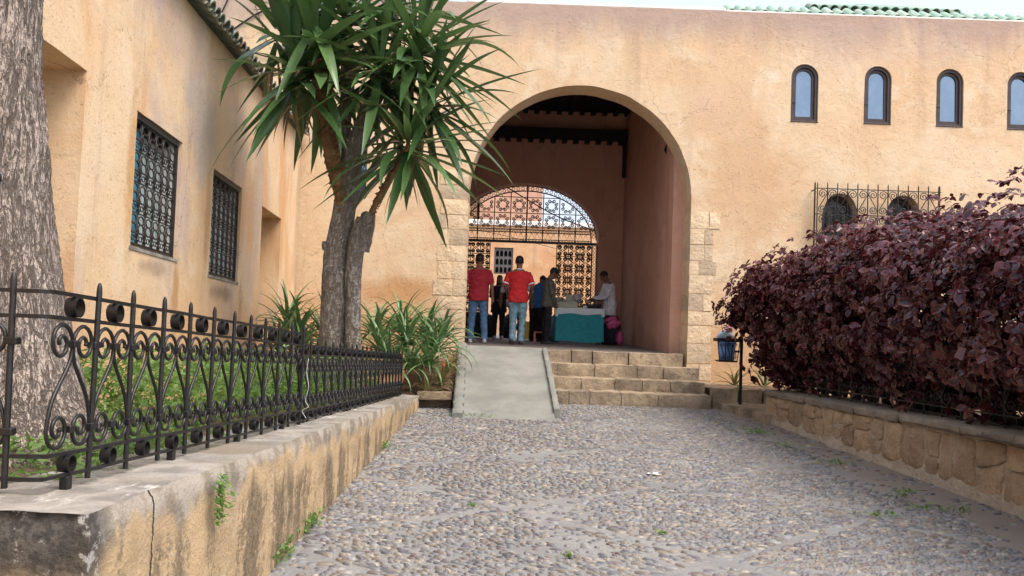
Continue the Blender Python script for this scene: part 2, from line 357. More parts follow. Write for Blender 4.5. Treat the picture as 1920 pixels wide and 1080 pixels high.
col=g.mix(g.ramp(f3,.4,.62),(.34,.275,.235),(.45,.375,.325)); col=g.mix(g.ramp(f2,.5,.7,0,.5),col,(.24,.20,.175)); col=g.mix(g.math('SUBTRACT',1.0,fis),col,(.185,.145,.12))
M['bark']=g.out(col,.95,g.math('ADD',g.math('MULTIPLY',fis,1.6),f2),1.0,.016)
g=NT('yucca_bark'); n1=g.noise(g.pos((1,1,.3)),24,6,.65,.6); n2=g.noise(g.pos((.5,.5,2.2)),26,4,.6,.4)
fis=g.math('MULTIPLY',g.ramp(g.math('ABSOLUTE',g.math('SUBTRACT',n1,.5)),.0,.055),g.ramp(g.math('ABSOLUTE',g.math('SUBTRACT',n2,.5)),.0,.05,.6,1)); f2=g.noise(g.pos(),30,6,.72); f3=g.noise(g.pos((1,1,.5)),3.5,5)
col=g.mix(g.ramp(f3,.4,.62),(.38,.335,.285),(.52,.47,.42)); col=g.mix(g.ramp(f2,.48,.68,0,.6),col,(.18,.145,.12)); col=g.mix(g.math('MULTIPLY',g.math('SUBTRACT',1.0,fis),.6),col,(.14,.11,.09))
M['ybark']=g.out(col,.95,g.math('ADD',g.math('MULTIPLY',fis,1.3),g.math('MULTIPLY',f2,1.4)),1.0,.022)
M['yscale']=speckle('leaf_scar_bark',(.20,.105,.045),(.32,.19,.09),(.09,.05,.03),12,.9,.8,.012,35)
M['yleaf']=leafmat('yucca_leaf',(.040,.092,.030),(.115,.20,.065),rough=.27,trans=.12)
M['aloe']=leafmat('aloe_leaf',(.070,.150,.055),(.15,.245,.09),rough=.40,trans=.1)
M['deadleaf']=leafmat('dead_leaf',(.22,.14,.07),(.36,.26,.14),rough=.8,trans=.1)
M['aloered']=leafmat('reddish_aloe_leaf',(.12,.15,.045),(.27,.19,.06),rough=.45,trans=.1)
M['green']=leafmat('weed_leaf',(.06,.14,.03),(.17,.28,.06),attr=True,rough=.5,trans=.3)
M['darkgreen']=leafmat('tree_leaf',(.03,.08,.02),(.07,.14,.03),attr=True,rough=.5,trans=.2)
M['purple']=leafmat('purple_leaf',(.010,.0048,.011),(.105,.020,.022),rim=(.17,.034,.034),attr=True,rough=.27,trans=.10)
M['stem']=plain('brown_stem',(.07,.045,.03),.85,.3,15)
# ================================================================== THE SETTING
FY = 13.8                      # face of the gatehouse wall
PZ = 0.895                     # floor level of the passage
mb=MB(); xs=[-250,-60,-20,-8,-4,-2,0,2,4,8,20,60,250]; ys=[-250,-60,-30,-15,-5,0,3,6,9,12.7,14,30,80,300]
V=[(x,y,ground_z(y)) for y in ys for x in xs]; nx=len(xs)
F=[(j*nx+i,j*nx+i+1,(j+1)*nx+i+1,(j+1)*nx+i) for j in range(len(ys)-1) for i in range(nx-1)]
ground=obj('courtyard_pavement',mesh(V,F,M['cement'])); tag(ground,'grey pebble pavement of the forecourt with cement joints','pavement',kind='structure')

# pebbles: cells between cement bands, each cell with its own laying direction
def band_dist(x,y):
    a=(x*.62+y*.78)+.06*math.sin(y*1.7); b=(-x*.62+y*.78)+.06*math.sin(x*1.3)
    P1=1.55; da=abs((a/P1)%1-.5)*P1; db=abs((b/P1)%1-.5)*P1
    return min(P1/2-da,P1/2-db), int(math.floor(a/P1)), int(math.floor(b/P1))
PAL=[(.14,.145,.157),(.18,.18,.186),(.11,.11,.119),(.18,.152,.126),(.22,.186,.148),(.15,.118,.106),(.205,.20,.198),(.27,.242,.2),(.128,.115,.13),(.165,.16,.158)]
peb=[]
def rw_x(Y): return 3.77+(Y-6.24)*(3.43-3.77)/(11.42-6.24)      # face of the right planter wall
y=2.6
while y<12.95:
    x=-1.17
    while x<3.75:
        px_=x+rng.uniform(-.023,.023); py_=y+rng.uniform(-.014,.014)
        x+=.055
        if py_>12.58 and px_>.6: continue
        if px_>rw_x(py_)-.04 or (px_>3.0 and py_>12.0): continue
        if py_>10.65 and -.76<px_<.68: continue
        d,ca,cb=band_dist(px_,py_); edgezone=px_>rw_x(py_)-.62+.12*math.sin(py_*2.3)
        if d<.046+.018*math.sin(px_*5+py_*3) and rng.random()<.88: continue
        if edgezone and rng.random()<.86: continue
        if noise.noise(Vector((px_*1.3,py_*1.3,3)))>.36 and rng.random()<.6: continue
        if rng.random()<.04: continue
        ang=((ca*7+cb*3)%5)*.18-.36+rng.normal(0,.17)
        s=rng.uniform(.65,1.1)*(1.45 if d<.115 else 1.0)
        peb.append((px_,py_,ang,.030*s*rng.uniform(.75,1.35),.0145*s*rng.uniform(.75,1.25),.007+.008*rng.random(),int(rng.integers(0,len(PAL))),rng.uniform(.78,1.2)))
    y+=.038
def pebble_vf(n=7):
    V=[(math.cos(2*PI*k/n),math.sin(2*PI*k/n),-.25) for k in range(n)]+[(.78*math.cos(2*PI*(k+.5)/n),.78*math.sin(2*PI*(k+.5)/n),.78) for k in range(n)]+[(0,0,1)]
    F=[(k,(k+1)%n,n+k) for k in range(n)]+[((k+1)%n,n+(k+1)%n,n+k) for k in range(n)]+[(n+k,n+(k+1)%n,2*n) for k in range(n)]
    return np.array(V),F
pV,pF=pebble_vf(); peb.sort(key=lambda p:p[1]+.35*abs(p[0]-1.2))
vis=[p for p in peb if p[1]>4.5 and abs(p[0]/p[1])<.6]; near=set(id(p) for p in vis[:300])
def set_col(me, arr, name='pc'):
    a=me.color_attributes.new(name,'FLOAT_COLOR','POINT'); b=np.ones((len(me.vertices),4)); b[:,:3]=arr; a.data.foreach_set('color',b.ravel())
ones=[]
for ci,c in enumerate(PAL):
    for jv in range(2):
        v=pV.copy(); v[:,0]+=.12*np.sin(v[:,1]*3+ci+jv); v[:,1]+=.1*np.sin(v[:,0]*2+jv*2+ci); v[-1,0]=.2*(jv-.5)
        me=mesh(v,pF,M['cobble'],True); set_col(me,np.array(c)[None,:]); ones.append(me)
rest_v=[];rest_f=[];rest_c=[];nb=len(pV); k=0
for p in peb:
    x,y,an,a,b,h,ci,br=p
    if id(p) in near:
        o=bpy.data.objects.new('cobblestone',ones[ci*2+random.randint(0,1)])
        link(o,ground,T(x,y,ground_z(y)+.0005)@Matrix.Rotation(an,4,'Z')@Matrix.Diagonal((a,b,h,1)))
    else:
        v=pV*np.array([a,b,h]); v=v*(1+.12*rng.standard_normal(v.shape)); ca_,sa=math.cos(an),math.sin(an)
        w=np.stack([v[:,0]*ca_-v[:,1]*sa+x,v[:,0]*sa+v[:,1]*ca_+y,v[:,2]+ground_z(y)],1)
        rest_v.append(w); rest_c.append(np.tile(np.array(PAL[ci])*br,(nb,1))); rest_f.append(np.array(pF)+k*nb); k+=1
me=bpy.data.meshes.new('cobbles'); RV=np.concatenate(rest_v); RF=np.concatenate(rest_f)
me.vertices.add(len(RV)); me.vertices.foreach_set('co',RV.ravel()); me.loops.add(RF.size); me.loops.foreach_set('vertex_index',RF.ravel().astype(np.int32))
me.polygons.add(len(RF)); me.polygons.foreach_set('loop_start',np.arange(0,RF.size,3,dtype=np.int32)); me.polygons.foreach_set('loop_total',np.full(len(RF),3,dtype=np.int32))
me.update(calc_edges=True); me.validate(); me.polygons.foreach_set('use_smooth',[True]*len(RF)); me.materials.append(M['cobble']); set_col(me,np.concatenate(rest_c))
tag(obj('cobblestones',me,ground),kind='stuff')

# passage floor and the court behind
mb=MB(); mb.box(-2.2,4.2,FY+.31,20.6,.2,PZ-.004); mb.box(-2.2,.54,FY+.012,FY+.309,.2,PZ-.006); o=mb.build('passage_floor',M['floor']); tag(o,'dark worn floor of the gate passage','floor',kind='structure')
mb=MB(); mb.box(-20,20,20.604,60,.2,PZ-.02); o=mb.build('inner_court_floor',M['cement']); tag(o,'pale floor of the court beyond the gate','floor',kind='structure')

# ------------------------------------------------------------------ rough stone block (12..60 triangles)
def block(mat, x0,x1,y0,y1,z0,z1, c=.014, j=.006, parent=None, name='stone_block', rough=0.0):
    mb=MB(); mb.cbox(x0,x1,y0,y1,z0,z1,c,j=j); return mb.build(name,mat,parent)
def rough_block(mat,x0,x1,y0,y1,z0,z1,parent,name='stone_block',amp=.008,seg=.09,sm=True):
    """a worn block: sides, front (-Y) and top as one displaced grid shell"""
    nx=max(2,int((x1-x0)/seg)); nz_=max(2,int((z1-z0)/seg)); ny=max(2,int((y1-y0)/seg))
    bm=bmesh.new(); vs={}
    def v(i,j,k):
        if (i,j,k) not in vs:
            p=Vector((x0+(x1-x0)*i/nx,y0+(y1-y0)*j/ny,z0+(z1-z0)*k/nz_))
            q=p.copy(); ex=min(p.x-x0,x1-p.x); ey=min(p.y-y0,y1-p.y); ez=min(p.z-z0,z1-p.z); e=sorted((ex,ey,ez))
            n=Vector((noise.noise(p*6+Vector((x0*9,0,z0*7))),noise.noise(p*6+Vector((5,x0*3,z0))),noise.noise(p*6+Vector((z0*3,7,x0)))))
            q+=n*amp
            if e[1]<.001: q+=(Vector(((x0+x1)/2,(y0+y1)/2,(z0+z1)/2))-p).normalized()*(.004+.011*abs(noise.noise(p*9)))
            vs[(i,j,k)]=bm.verts.new(q)
        return vs[(i,j,k)]
    for i in range(nx):
        for k in range(nz_):
            bm.faces.new((v(i,0,k),v(i+1,0,k),v(i+1,0,k+1),v(i,0,k+1)))
        for j in range(ny): bm.faces.new((v(i,j,nz_),v(i+1,j,nz_),v(i+1,j+1,nz_),v(i,j+1,nz_)))
    for j in range(ny):
        for k in range(nz_):
            bm.faces.new((v(0,j+1,k),v(0,j,k),v(0,j,k+1),v(0,j+1,k+1))); bm.faces.new((v(nx,j,k),v(nx,j+1,k),v(nx,j+1,k+1),v(nx,j,k+1)))
    for f in bm.faces: f.smooth=sm
    me=bpy.data.meshes.new(name); bm.to_mesh(me); bm.free(); me.materials.append(mat)
    if sm: auto_smooth(me,50)
    return obj(name,me,parent)

# steps
steps=thing('stone_steps','four worn tan stone steps beside the concrete ramp','steps',(1.7,12.6,.15))
sx=[(.55,2.80),(.53,2.98),(.57,2.99),(.66,3.0)]; sy=[13.8,13.4,13.0,12.6]; st=[.897,.705,.517,.349]; cuts=[[.0,.20,.35,.61,1],[0,.09,.33,.60,.77,1],[0,.22,.43,.60,.78,1],[0,.10,.23,.43,.66,1]]
for i in range(4):
    x0,x1=sx[i]; zb=(st[i+1] if i<3 else .14)-.03
    for a,b in zip(cuts[i][:-1],cuts[i][1:]):
        dz=random.uniform(-.006,.004)
        rough_block(M['step'],x0+(x1-x0)*a+.004,x0+(x1-x0)*b-.004,sy[i]+random.uniform(-.012,.006),sy[i]+.46 if i else sy[i]+.32,zb,st[i]+dz,steps,amp=.012,seg=.06)
mb=MB(); mb.box(.5,2.97,12.63,14.1,.05,.335); mb.box(.5,2.97,13.03,14.1,.3,.505); mb.box(.5,2.97,13.43,14.1,.3,.69); mb.build('step_core',M['mortar'],steps)
# ramp
ramp=thing('concrete_ramp','pale concrete ramp with low side kerbs leading up to the arch','ramp',(0,10.8,.13))
def rampz(y): t=(y-10.72)/(13.72-10.72); return .128+t*(PZ-.128)+.012*math.sin(t*PI)
def rx(y,l):
    t=(y-10.72)/3.0
    return (-.56+t*(-.14)) if l else (.60+t*(-.08))
mb=MB()
mb.grid(lambda u,v:(lambda y:(rx(y,1)+(rx(y,0)-rx(y,1))*u,y+(.03*math.sin(u*9)*(1-v)),rampz(y)+.006*fbm((u*3,v*6,2),2)+(-.02 if v<.01 else 0)))(10.72+3.12*v),24,60)
mb.build('ramp_surface',M['concrete'],ramp,True)
for l in (1,0):
    mb=MB()
    def prof(u,v,l=l):
        y=10.66+3.1*v if l else 10.95+2.7*v
        x=rx(y,l); w=.13 if l else .075; hgt=(.055 if l else .05)
        s=-1 if l else 1
        pts=[(0,-.02),(0.002,hgt),(.35,hgt+.012),(.8,hgt+.008),(1,hgt-.01),(1.0,-.5)]
        a=pts[int(round(u*5))]
        r=.012*fbm((v*14,u*3,l*5),3)+(.010*math.sin(v*70) if l and u<.25 else 0)
        return (x+s*(a[0]*w+r),y,max(ground_z(y)-.02,rampz(max(y,10.72))+a[1]+r*.7) if a[1]>-.1 else ground_z(y)-.03)
    mb.grid(prof,5,70,flip=(l==0)); e0=[prof(k/5,0) for k in range(6)]; mb.add(e0+[(e0[0][0],e0[0][1],.05)],[(0,1,2,3,4,5,6)]); o=mb.build('side_kerb',M['concrete'],ramp,True); auto_smooth(o.data,60)
# kerb at the right foot of the steps
kerb=thing('stone_kerb','low stone kerb running from the steps to the right planter','kerb',(3.2,12,.14))
ky=[11.15,11.75,12.3,12.75]
for a,b in zip(ky[:-1],ky[1:]):
    xm=3.38-(a-11.15)*.2
    rough_block(M['step'],xm-.04,xm+.75,a+.005,b-.005,.08,.25,kerb,amp=.012)

# ------------------------------------------------------------------ GATEHOUSE
gate=thing('gatehouse','tall peach plaster gatehouse with a wide round arch and small arched windows','building',(1.05,FY,0))
AX,AZ,AR=1.045,3.405,1.815
outer=wobble([(-9,-.1),(AX-AR,-.1)]+[(AX-AR,.5)]+[(x,z) for x,z in arch_pts(AX,AZ,AR,56)[::-1]]+[(AX+AR,.5),(AX+AR,-.1),(13,-.1),(13,6.53),(-9,6.53)],.14,.012,1.)
holes=[]; UW=[(4.663,5.703),(5.853,5.71),(7.03,5.708),(8.19,5.70),(9.37,5.70)]
for cx,zt in UW:
    hw=.222; zb=zt-.94
    holes.append(wobble([(cx-hw,zb),(cx+hw,zb)]+arch_pts(cx,zt-hw,hw,16),.1,.006,cx))
LW=[(5.285,.30),(6.31,.30)]
def pointed(cx,hw,zb,zs,zt,n=10):
    pts=[(cx-hw,zb),(cx+hw,zb)]
    pts+=[(cx+hw*math.cos(PI/2*(k/n))**.75,zs+(zt-zs)*math.sin(PI/2*k/n)**1.05) for k in range(n+1)]
    pts+=[(cx-hw*math.cos(PI/2*(1-k/n))**.75,zs+(zt-zs)*math.sin(PI/2*(1-k/n))**1.05) for k in range(1,n+1)]
    return pts
for cx,hw in LW: holes.append(pointed(cx,hw,2.35,3.12,3.60))
holes.append([(-2.87,3.245),(-2.425,3.245),(-2.425,4.13),(-2.87,4.13)])
TH=.6
me=slab(outer,holes,TH,lambda u,v,w:Vector((u,FY+w,v)),M['front'])
obj('wall',me,gate)
# arch edge band (worn rounded arris, slightly proud)
# quoins
def quoins(x0,x1,z0,z1,side,seed):
    random.seed(seed); z=z0; i=0
    while z<z1:
        h=random.uniform(.22,.30) if z>1.2 else random.uniform(.28,.36)
        h=min(h,z1+.12-z); split=random.random()<.6
        e0=x0+random.uniform(-.05,.05) if side<0 else x0-.004; e1=x1+.004 if side<0 else x1+random.uniform(-.06,.06)
        cs=[e0,e0+(e1-e0)*random.choice((.35,.5,.62)),e1] if split else [e0,e1]
        for a,b in zip(cs[:-1],cs[1:]):
            onjamb=(b>x1-.001) if side<0 else (a<x0+.001)
            rough_block(M['quoin'],a+.005,b-(.005 if not (onjamb and side<0) else 0),FY-.013+random.uniform(-.003,.003),FY+(.597 if onjamb else .2),z+.005,z+h-.005,gate,'quoin_stone',amp=.006,seg=.07)
        z+=h; i+=1
quoins(-1.24,-.765,PZ-.25,3.72,-1,11)
quoins(2.856,3.29,.16,3.22,1,12)
random.seed(21)
# upper windows
def upper_window(cx,zt,i):
    hw=.222; zb=zt-.94
    def ring(h0,h1,y0,y1,b0,b1):
        o=[(cx-h1,b1),(cx+h1,b1)]+arch_pts(cx,zt-hw,h1,18); q=[(cx-h0,b0),(cx+h0,b0)]+arch_pts(cx,zt-hw,h0,18)
        return slab(o,[q],y1-y0,lambda u,v,w:Vector((u,y0+w,v)),M['frame_wood'])
    win=bpy.data.objects.new('window',ring(.172,.219,FY+.03,FY+.12,zb+.04,zb+.003)); link(win,gate)
    obj('sash',ring(.128,.17,FY+.06,FY+.11,zb+.085,zb+.042),win)
    pane=slab([(cx-.129,zb+.083),(cx+.129,zb+.083)]+arch_pts(cx,zt-hw,.129,18),[],.006,lambda u,v,w:Vector((u,FY+.085+w+.01*(v-zt),v)),M['glass']); obj('pane',pane,win)
    mb=MB(); mb.cbox(cx-.217,cx-.14,FY+.024,FY+.05,zb+.30,zb+.318,.003); mb.build('hinge',M['iron'],win)
    mb=MB(); mb.cbox(cx-.225,cx+.225,FY-.012,FY+.1,zb-.02,zb+.002,.006); mb.build('sill',M['frame_wood'],win)
for i,(cx,zt) in enumerate(UW): upper_window(cx,zt,i)
# lower pointed windows
for cx,hw in LW:
    h2=hw-.01
    fr=slab(pointed(cx,h2,2.36,3.12,3.585),[pointed(cx,h2-.05,2.41,3.10,3.515)],.06,lambda u,v,w:Vector((u,FY+.22+w,v)),M['frame_wood']); win=obj('window',fr,gate)
    obj('pane',slab(pointed(cx,h2-.045,2.405,3.10,3.52),[],.006,lambda u,v,w:Vector((u,FY+.27+w,v)),M['pane']),win)
    for k in (-1,0,1):
        mb=MB(); mb.box(cx+k*.125-.012,cx+k*.125+.012,FY+.215,FY+.262,2.41,3.42-abs(k)*.1); mb.build('glazing_bar',M['frame_wood'],win)
    for z in (2.75,3.05):
        mb=MB(); mb.box(cx-h2+.05,cx+h2-.05,FY+.217,FY+.258,z-.012,z+.012); mb.build('glazing_bar',M['frame_wood'],win)
    mb=MB(); mb.box(cx-.235,cx+.235,FY+.345,FY+.35,2.42,3.05); mb.build('curtain',M['white'],win)
# small blue barred window behind the yucca
mb=MB(); mb.box(-2.865,-2.43,FY+.16,FY+.20,3.25,4.125); win=mb.build('window',M['bluepaint'],gate)
for k in range(2):
    x=-2.85+k*.215
    for q in range(4):
        z=3.27+q*.212; mb=MB(); mb.box(x,x+.2,FY+.15,FY+.158,z,z+.195); mb.build('pane',M['glass'],win)
for k in range(4):
    mb=MB(); mb.box(-2.83+k*.125,-2.818+k*.125,FY+.03,FY+.042,3.247,4.128); mb.build('bar',M['iron'],win)
for k in range(5):
    mb=MB(); mb.box(-2.868,-2.427,FY+.044,FY+.056,3.35+k*.17,3.362+k*.17); mb.build('bar',M['iron'],win)
# black sheets standing in for unlit rooms behind the windows, parapet strip
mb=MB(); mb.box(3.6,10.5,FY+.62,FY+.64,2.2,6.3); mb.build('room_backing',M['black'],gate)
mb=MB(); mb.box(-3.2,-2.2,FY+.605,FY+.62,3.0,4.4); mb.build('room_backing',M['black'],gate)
mb=MB(); mb.cbox(3.35,13,FY+.02,FY+.5,6.532,6.56,.006); mb.build('parapet_strip',M['strip'],gate)
mb=MB(); mb.cbox(-.9,3.345,FY+.02,FY+.5,6.532,6.60,.02); mb.build('parapet_cap',M['strip'],gate)
# passage walls, back wall, ceiling
BY=20.0
def pw(name,pts):   # vertical sheet with thickness between plan points
    mb=MB(); (x0,y0),(x1,y1),t=pts
    d=Vector((x1-x0,y1-y0,0)).normalized(); n=Vector((d.y,-d.x,0))*t
    def fn(u,v): return Vector((x0+(x1-x0)*u,y0+(y1-y0)*u,.2+6.2*v))+Vector((-n.y*0,0,0))+n.normalized()*0.02*noise.noise(Vector((u*4,v*5,1)))
    mb.grid(fn,24,24); mb.box(min(x0,x1)+(t if t>0 else 2*t),max(x0,x1)+(2*t if t>0 else t),y0,y1,.2,6.4)
    return mb.build(name,M['passage'],gate)
pw('passage_wall',((2.862,FY+TH+.002),(2.56,BY),.12)); pw('passage_wall',((-.95,FY+TH+.002),(-1.6,BY),-.12))
ga=.295; gw=1.70; gz=3.30; gb=1.275
inner=[(ga+gw,PZ-.1)]+arch_pts(ga,gz,gw,40,gb)+[(ga-gw,PZ-.1)]
outerb=[(-2.6,PZ-.1)]+inner[::-1]+[(4.2,PZ-.1),(4.2,6.4),(-2.6,6.4)]
obj('back_wall',slab(outerb,[],.55,lambda u,v,w:Vector((u,BY+w,v)),M['passage']),gate)
mb=MB(); mb.box(-2.6,4.2,FY+TH-.002,BY+.5,6.30,6.42); mb.build('ceiling',M['wood_dark'],gate)
for k in range(20):
    x=-2.0+k*.265; mb=MB(); mb.cbox(x,x+.11,FY+TH+.01,BY-.003,6.22,6.298,.008,j=.004); mb.build('ceiling_joist',M['wood_dark'],gate)
mb=MB(); mb.cbox(-1.7,2.75,16.8,17.05,5.96,6.218,.012); mb.build('cross_beam',M['wood_dark'],gate)
mb=MB(); mb.cbox(-1.75,2.6,BY-.30,BY-.004,5.62,5.84,.012); mb.build('wall_plate',M['wood_dark'],gate)
for k in range(16):
    x=-1.6+k*.265; mb=MB(); mb.cbox(x,x+.12,BY-.22,BY-.004,5.53,5.618,.01); mb.build('corbel',M['wood_dark'],gate)
mb=MB(); mb.cbox(2.46,2.545,BY-.35,BY-.25,4.72,5.62,.01); mb.build('corner_post',M['wood_dark'],gate)
mb=MB(); mb.tube([(2.84,15.2,4.62),(2.70,15.2,4.60),(2.66,15.2,4.50),(2.72,15.2,4.36)],[.03,.028,.03,.012],8); mb.build('iron_hook',M['iron'],gate)
# ---------------------------------------------------------------- green tile roofs behind the parapet
def barrel(r,L,n=7,taper=.86,t=.012):
    V=[];F=[]
    for q,(rr,y) in enumerate(((r,0),(r*taper,L),(r-t,0),((r-t)*taper,L))):
        for k in range(n+1):
            a=PI*k/n; V.append((rr*math.cos(a),y,rr*math.sin(a)))
    m=n+1
    for k in range(n):
        F+= [(k,k+1,m+k+1,m+k),(2*m+k+1,2*m+k,3*m+k,3*m+k+1),(k+1,k,2*m+k,2*m+k+1)]
    return V,F
bV,bF=barrel(.088,.36); bar_me=auto_smooth(mesh(bV,bF,M['tile']),50)
roof=thing('tiled_roof','low strip of green glazed roof tiles above the gatehouse parapet','roof',(5.8,FY+.55,6.55))
mb=MB(); th=R(33); mb.add([(3.38,FY+.30,6.555),(13,FY+.30,6.555),(13,FY+.52,6.68),(3.38,FY+.52,6.68),(3.38,FY+.52,6.4),(13,FY+.52,6.4)],[(0,1,2,3),(3,2,5,4),(0,3,4),(1,5,2)])
mb.build('roof_bed',M['tile'],roof)
for j in range(1):
    for i in range(52):
        x=3.47+i*.182+(.02 if j else 0); y=FY+.14+j*.27; z=6.545+j*.27*math.tan(th)
        obj('roof_tile',bar_me,roof,T(x,y,z)@Matrix.Rotation(th+random.uniform(-.02,.02),4,'X')@Matrix.Rotation(random.uniform(-.04,.04),4,'Z'))
mb=MB(); mb.tube([(3.4,FY+.48,6.70),(13,FY+.48,6.70)],.06,8); mb.build('ridge',M['tile'],roof,True)
pyr=thing('pyramid_roof','green tiled pyramid roof rising behind the right parapet','roof',(6.75,17.5,6.9))
pc=at(1655,-110,17.6); ex0=at(1515,30,16.2).x; ex1=at(1800,30,16.2).x; pz=at(1650,24,16.2).z; ap=Vector(((ex0+ex1)/2,16.2+(ex1-ex0)/2,pz+(ex1-ex0)/2*.40))
cs=[Vector((ex0,16.2,pz)),Vector((ex1,16.2,pz)),Vector((ex1,16.2+ex1-ex0,pz)),Vector((ex0,16.2+ex1-ex0,pz))]
mesh_p=mesh([*cs,ap],[(0,1,4),(1,2,4),(2,3,4),(3,0,4),(3,2,1,0)],M['tile']); obj('roof_bed',mesh_p,pyr)
mb=MB(); mb.box(ex0+.1,ex1-.1,16.3,16.1+ex1-ex0,5.5,pz-.005); mb.build('drum',M['front'],pyr)
W=ex1-ex0; sl=math.atan2(ap.z-pz,W/2); n=int(W/.19)
for i in range(n):
    x=ex0+(i+.5)*W/n; run=min(x-ex0,ex1-x)
    for j in range(int(run/math.cos(sl)/.30)+1):
        s=j*.30; y=16.2+s*math.cos(sl)-.04; z=pz+s*math.sin(sl)+.02
        if j>5: break
        obj('roof_tile',bar_me,pyr,T(x,y,z)@Matrix.Rotation(sl+.03,4,'X'))
for s in (0,1):
    mb=MB(); c=cs[s]; mb.tube([c+Vector((0,0,.06)),ap+Vector((0,0,.06))],.075,7); mb.build('hip_ridge',M['tile'],pyr,True)
# ---------------------------------------------------------------- LEFT BUILDING
def lx(Y): return -(2.62+.0644*Y)
left=thing('side_building','long peach plaster side building with barred windows and tiled eave','building',(-3.2,9,0))
nrm=Vector((1,.0644,0)).normalized()
def lmap(u,v,w): return Vector((lx(u),u,v))-nrm*(w-0)
W1=[(6.80,1.865),(7.89,1.832),(7.985,2.922),(6.815,2.958)]; W2=[(8.96,1.74),(10.15,1.702),(10.21,2.829),(9.0,2.866)]
W1=[(6.80,1.865),(7.92,1.832),(7.95,2.922),(6.81,2.958)]; W2=[(8.97,1.74),(10.16,1.702),(10.19,2.829),(8.99,2.866)]
D2=[(11.29,.2),(12.47,.2),(12.51,2.725),(11.26,2.757)]; N1=[(4.2,.3),(5.80,.3),(5.86,3.0),(4.2,3.06)]
hol=[wobble(q,.15,.008,i) for i,q in enumerate((W1,W2,D2,N1))]
outl=wobble([(-6,-.1),(13.78,-.1),(13.78,4.20),(-6,4.36)],.3,.01,2)
obj('wall',slab(outl,hol,.5,lmap,M['left']),left)
def recess(q,dep,mat,name='door_recess'):
    c=[(min(p[0] for p in q)-.15,min(p[1] for p in q)-.05),(max(p[0] for p in q)+.15,min(p[1] for p in q)-.05),(max(p[0] for p in q)+.15,max(p[1] for p in q)+.15),(min(p[0] for p in q)-.15,max(p[1] for p in q)+.15)]
    return obj(name,slab(c,[],.05,lambda u,v,w:lmap(u,v,dep+w),mat),left)
recess(D2,.502,M['left']); recess(N1,.502,M['left'])
def grille_window(q,shut):
    (y0,z0),(y1,_),(y1t,z1t),(_,z1)=q; Wd=y1-y0; Hh=z1-z0; slope=(q[1][1]-q[0][1])/Wd
    def mp(u,v,w): return lmap(y0+u,z0+v+slope*u,w)
    def part(name,mat,u0,u1,v0,v1,w0,w1,par):
        mb=MB(); V=[mp(u,v,w) for w in (w0,w1) for (u,v) in ((u0,v0),(u1,v0),(u1,v1),(u0,v1))]
        mb.add(V,[(0,3,2,1),(4,5,6,7),(0,1,5,4),(1,2,6,5),(2,3,7,6),(3,0,4,7)]); o=mb.build(name,mat,par); recalc(o.data); return o
    win=part('window',M['curtain'],.0,Wd,0,Hh,.18,.22,left)
    part('frame',M['white'],-.0,.05,0,Hh,.10,.175,win); part('frame',M['white'],Wd-.06,Wd,0,Hh,.05,.175,win); part('frame',M['white'],.05,Wd-.06,0,.05,.10,.175,win); part('frame',M['wood_dark'],.05,Wd-.06,Hh-.08,Hh,.10,.175,win)
    for k in (1,2): part('mullion',M['white'],Wd*k/3-.015,Wd*k/3+.015,.05,Hh-.08,.15,.174,win)
    if shut: part('shutter',M['bluepaint'],.05,.40,.05,Hh-.08,.11,.148,win)
    part('sill',M['coping'],-.03,Wd+.03,-.030,-.002,-.008,.12,win)
    gr=part('grille_frame',M['rustiron'],0.0,Wd-.03,Hh-.055,Hh-.008,.012,.05,left)
    part('grille_bar',M['rustiron'],0.004,.03,0.004,Hh-.056,.016,.046,gr); part('grille_bar',M['rustiron'],Wd-.06,Wd-.034,.004,Hh-.056,.016,.046,gr); part('grille_bar',M['rustiron'],.031,Wd-.061,.004,.024,.016,.046,gr)
    nc=6; gw_=Wd-.095; tiers=4; th_=(Hh-.085)/tiers
    cellV=MB(); cw=gw_/nc
    def el(cu,cv,ru,rv,r=.006,n=12):
        cellV.tube([mp(cu+ru*math.cos(2*PI*k/n),cv+rv*math.sin(2*PI*k/n),.03) for k in range(n)],r,4,True)
    o0=mp(0,0,0)
    el(cw/2,.055,cw*.2,.022,.005,8); el(cw*.1,.03,cw*.12,.016,.0045,6); el(cw*.9,.03,cw*.12,.016,.0045,6); el(cw*.1,.075,cw*.12,.016,.0045,6); el(cw*.9,.075,cw*.12,.016,.0045,6)
    el(cw/2,.095+(th_-.10)*.27,cw*.36,(th_-.10)*.26,.0065); el(cw/2,.095+(th_-.10)*.74,cw*.36,(th_-.10)*.24,.0065)
    cellV.tube([mp(0,.0,.03),mp(0,th_,.03)],.008,4); cellV.tube([mp(0,.008,.03),mp(cw,.008,.03)],.007,4); cellV.tube([mp(0,.098,.03),mp(cw,.098,.03)],.007,4)
    cm=mesh([v-o0 for v in cellV.V],cellV.F,M['rustiron'],True)
    for i in range(nc):
        for j in range(tiers):
            obj('scroll_panel',cm,gr,Matrix.Translation(mp(.034+i*cw,.026+j*th_,0)))
grille_window(W1,True); grille_window(W2,False)
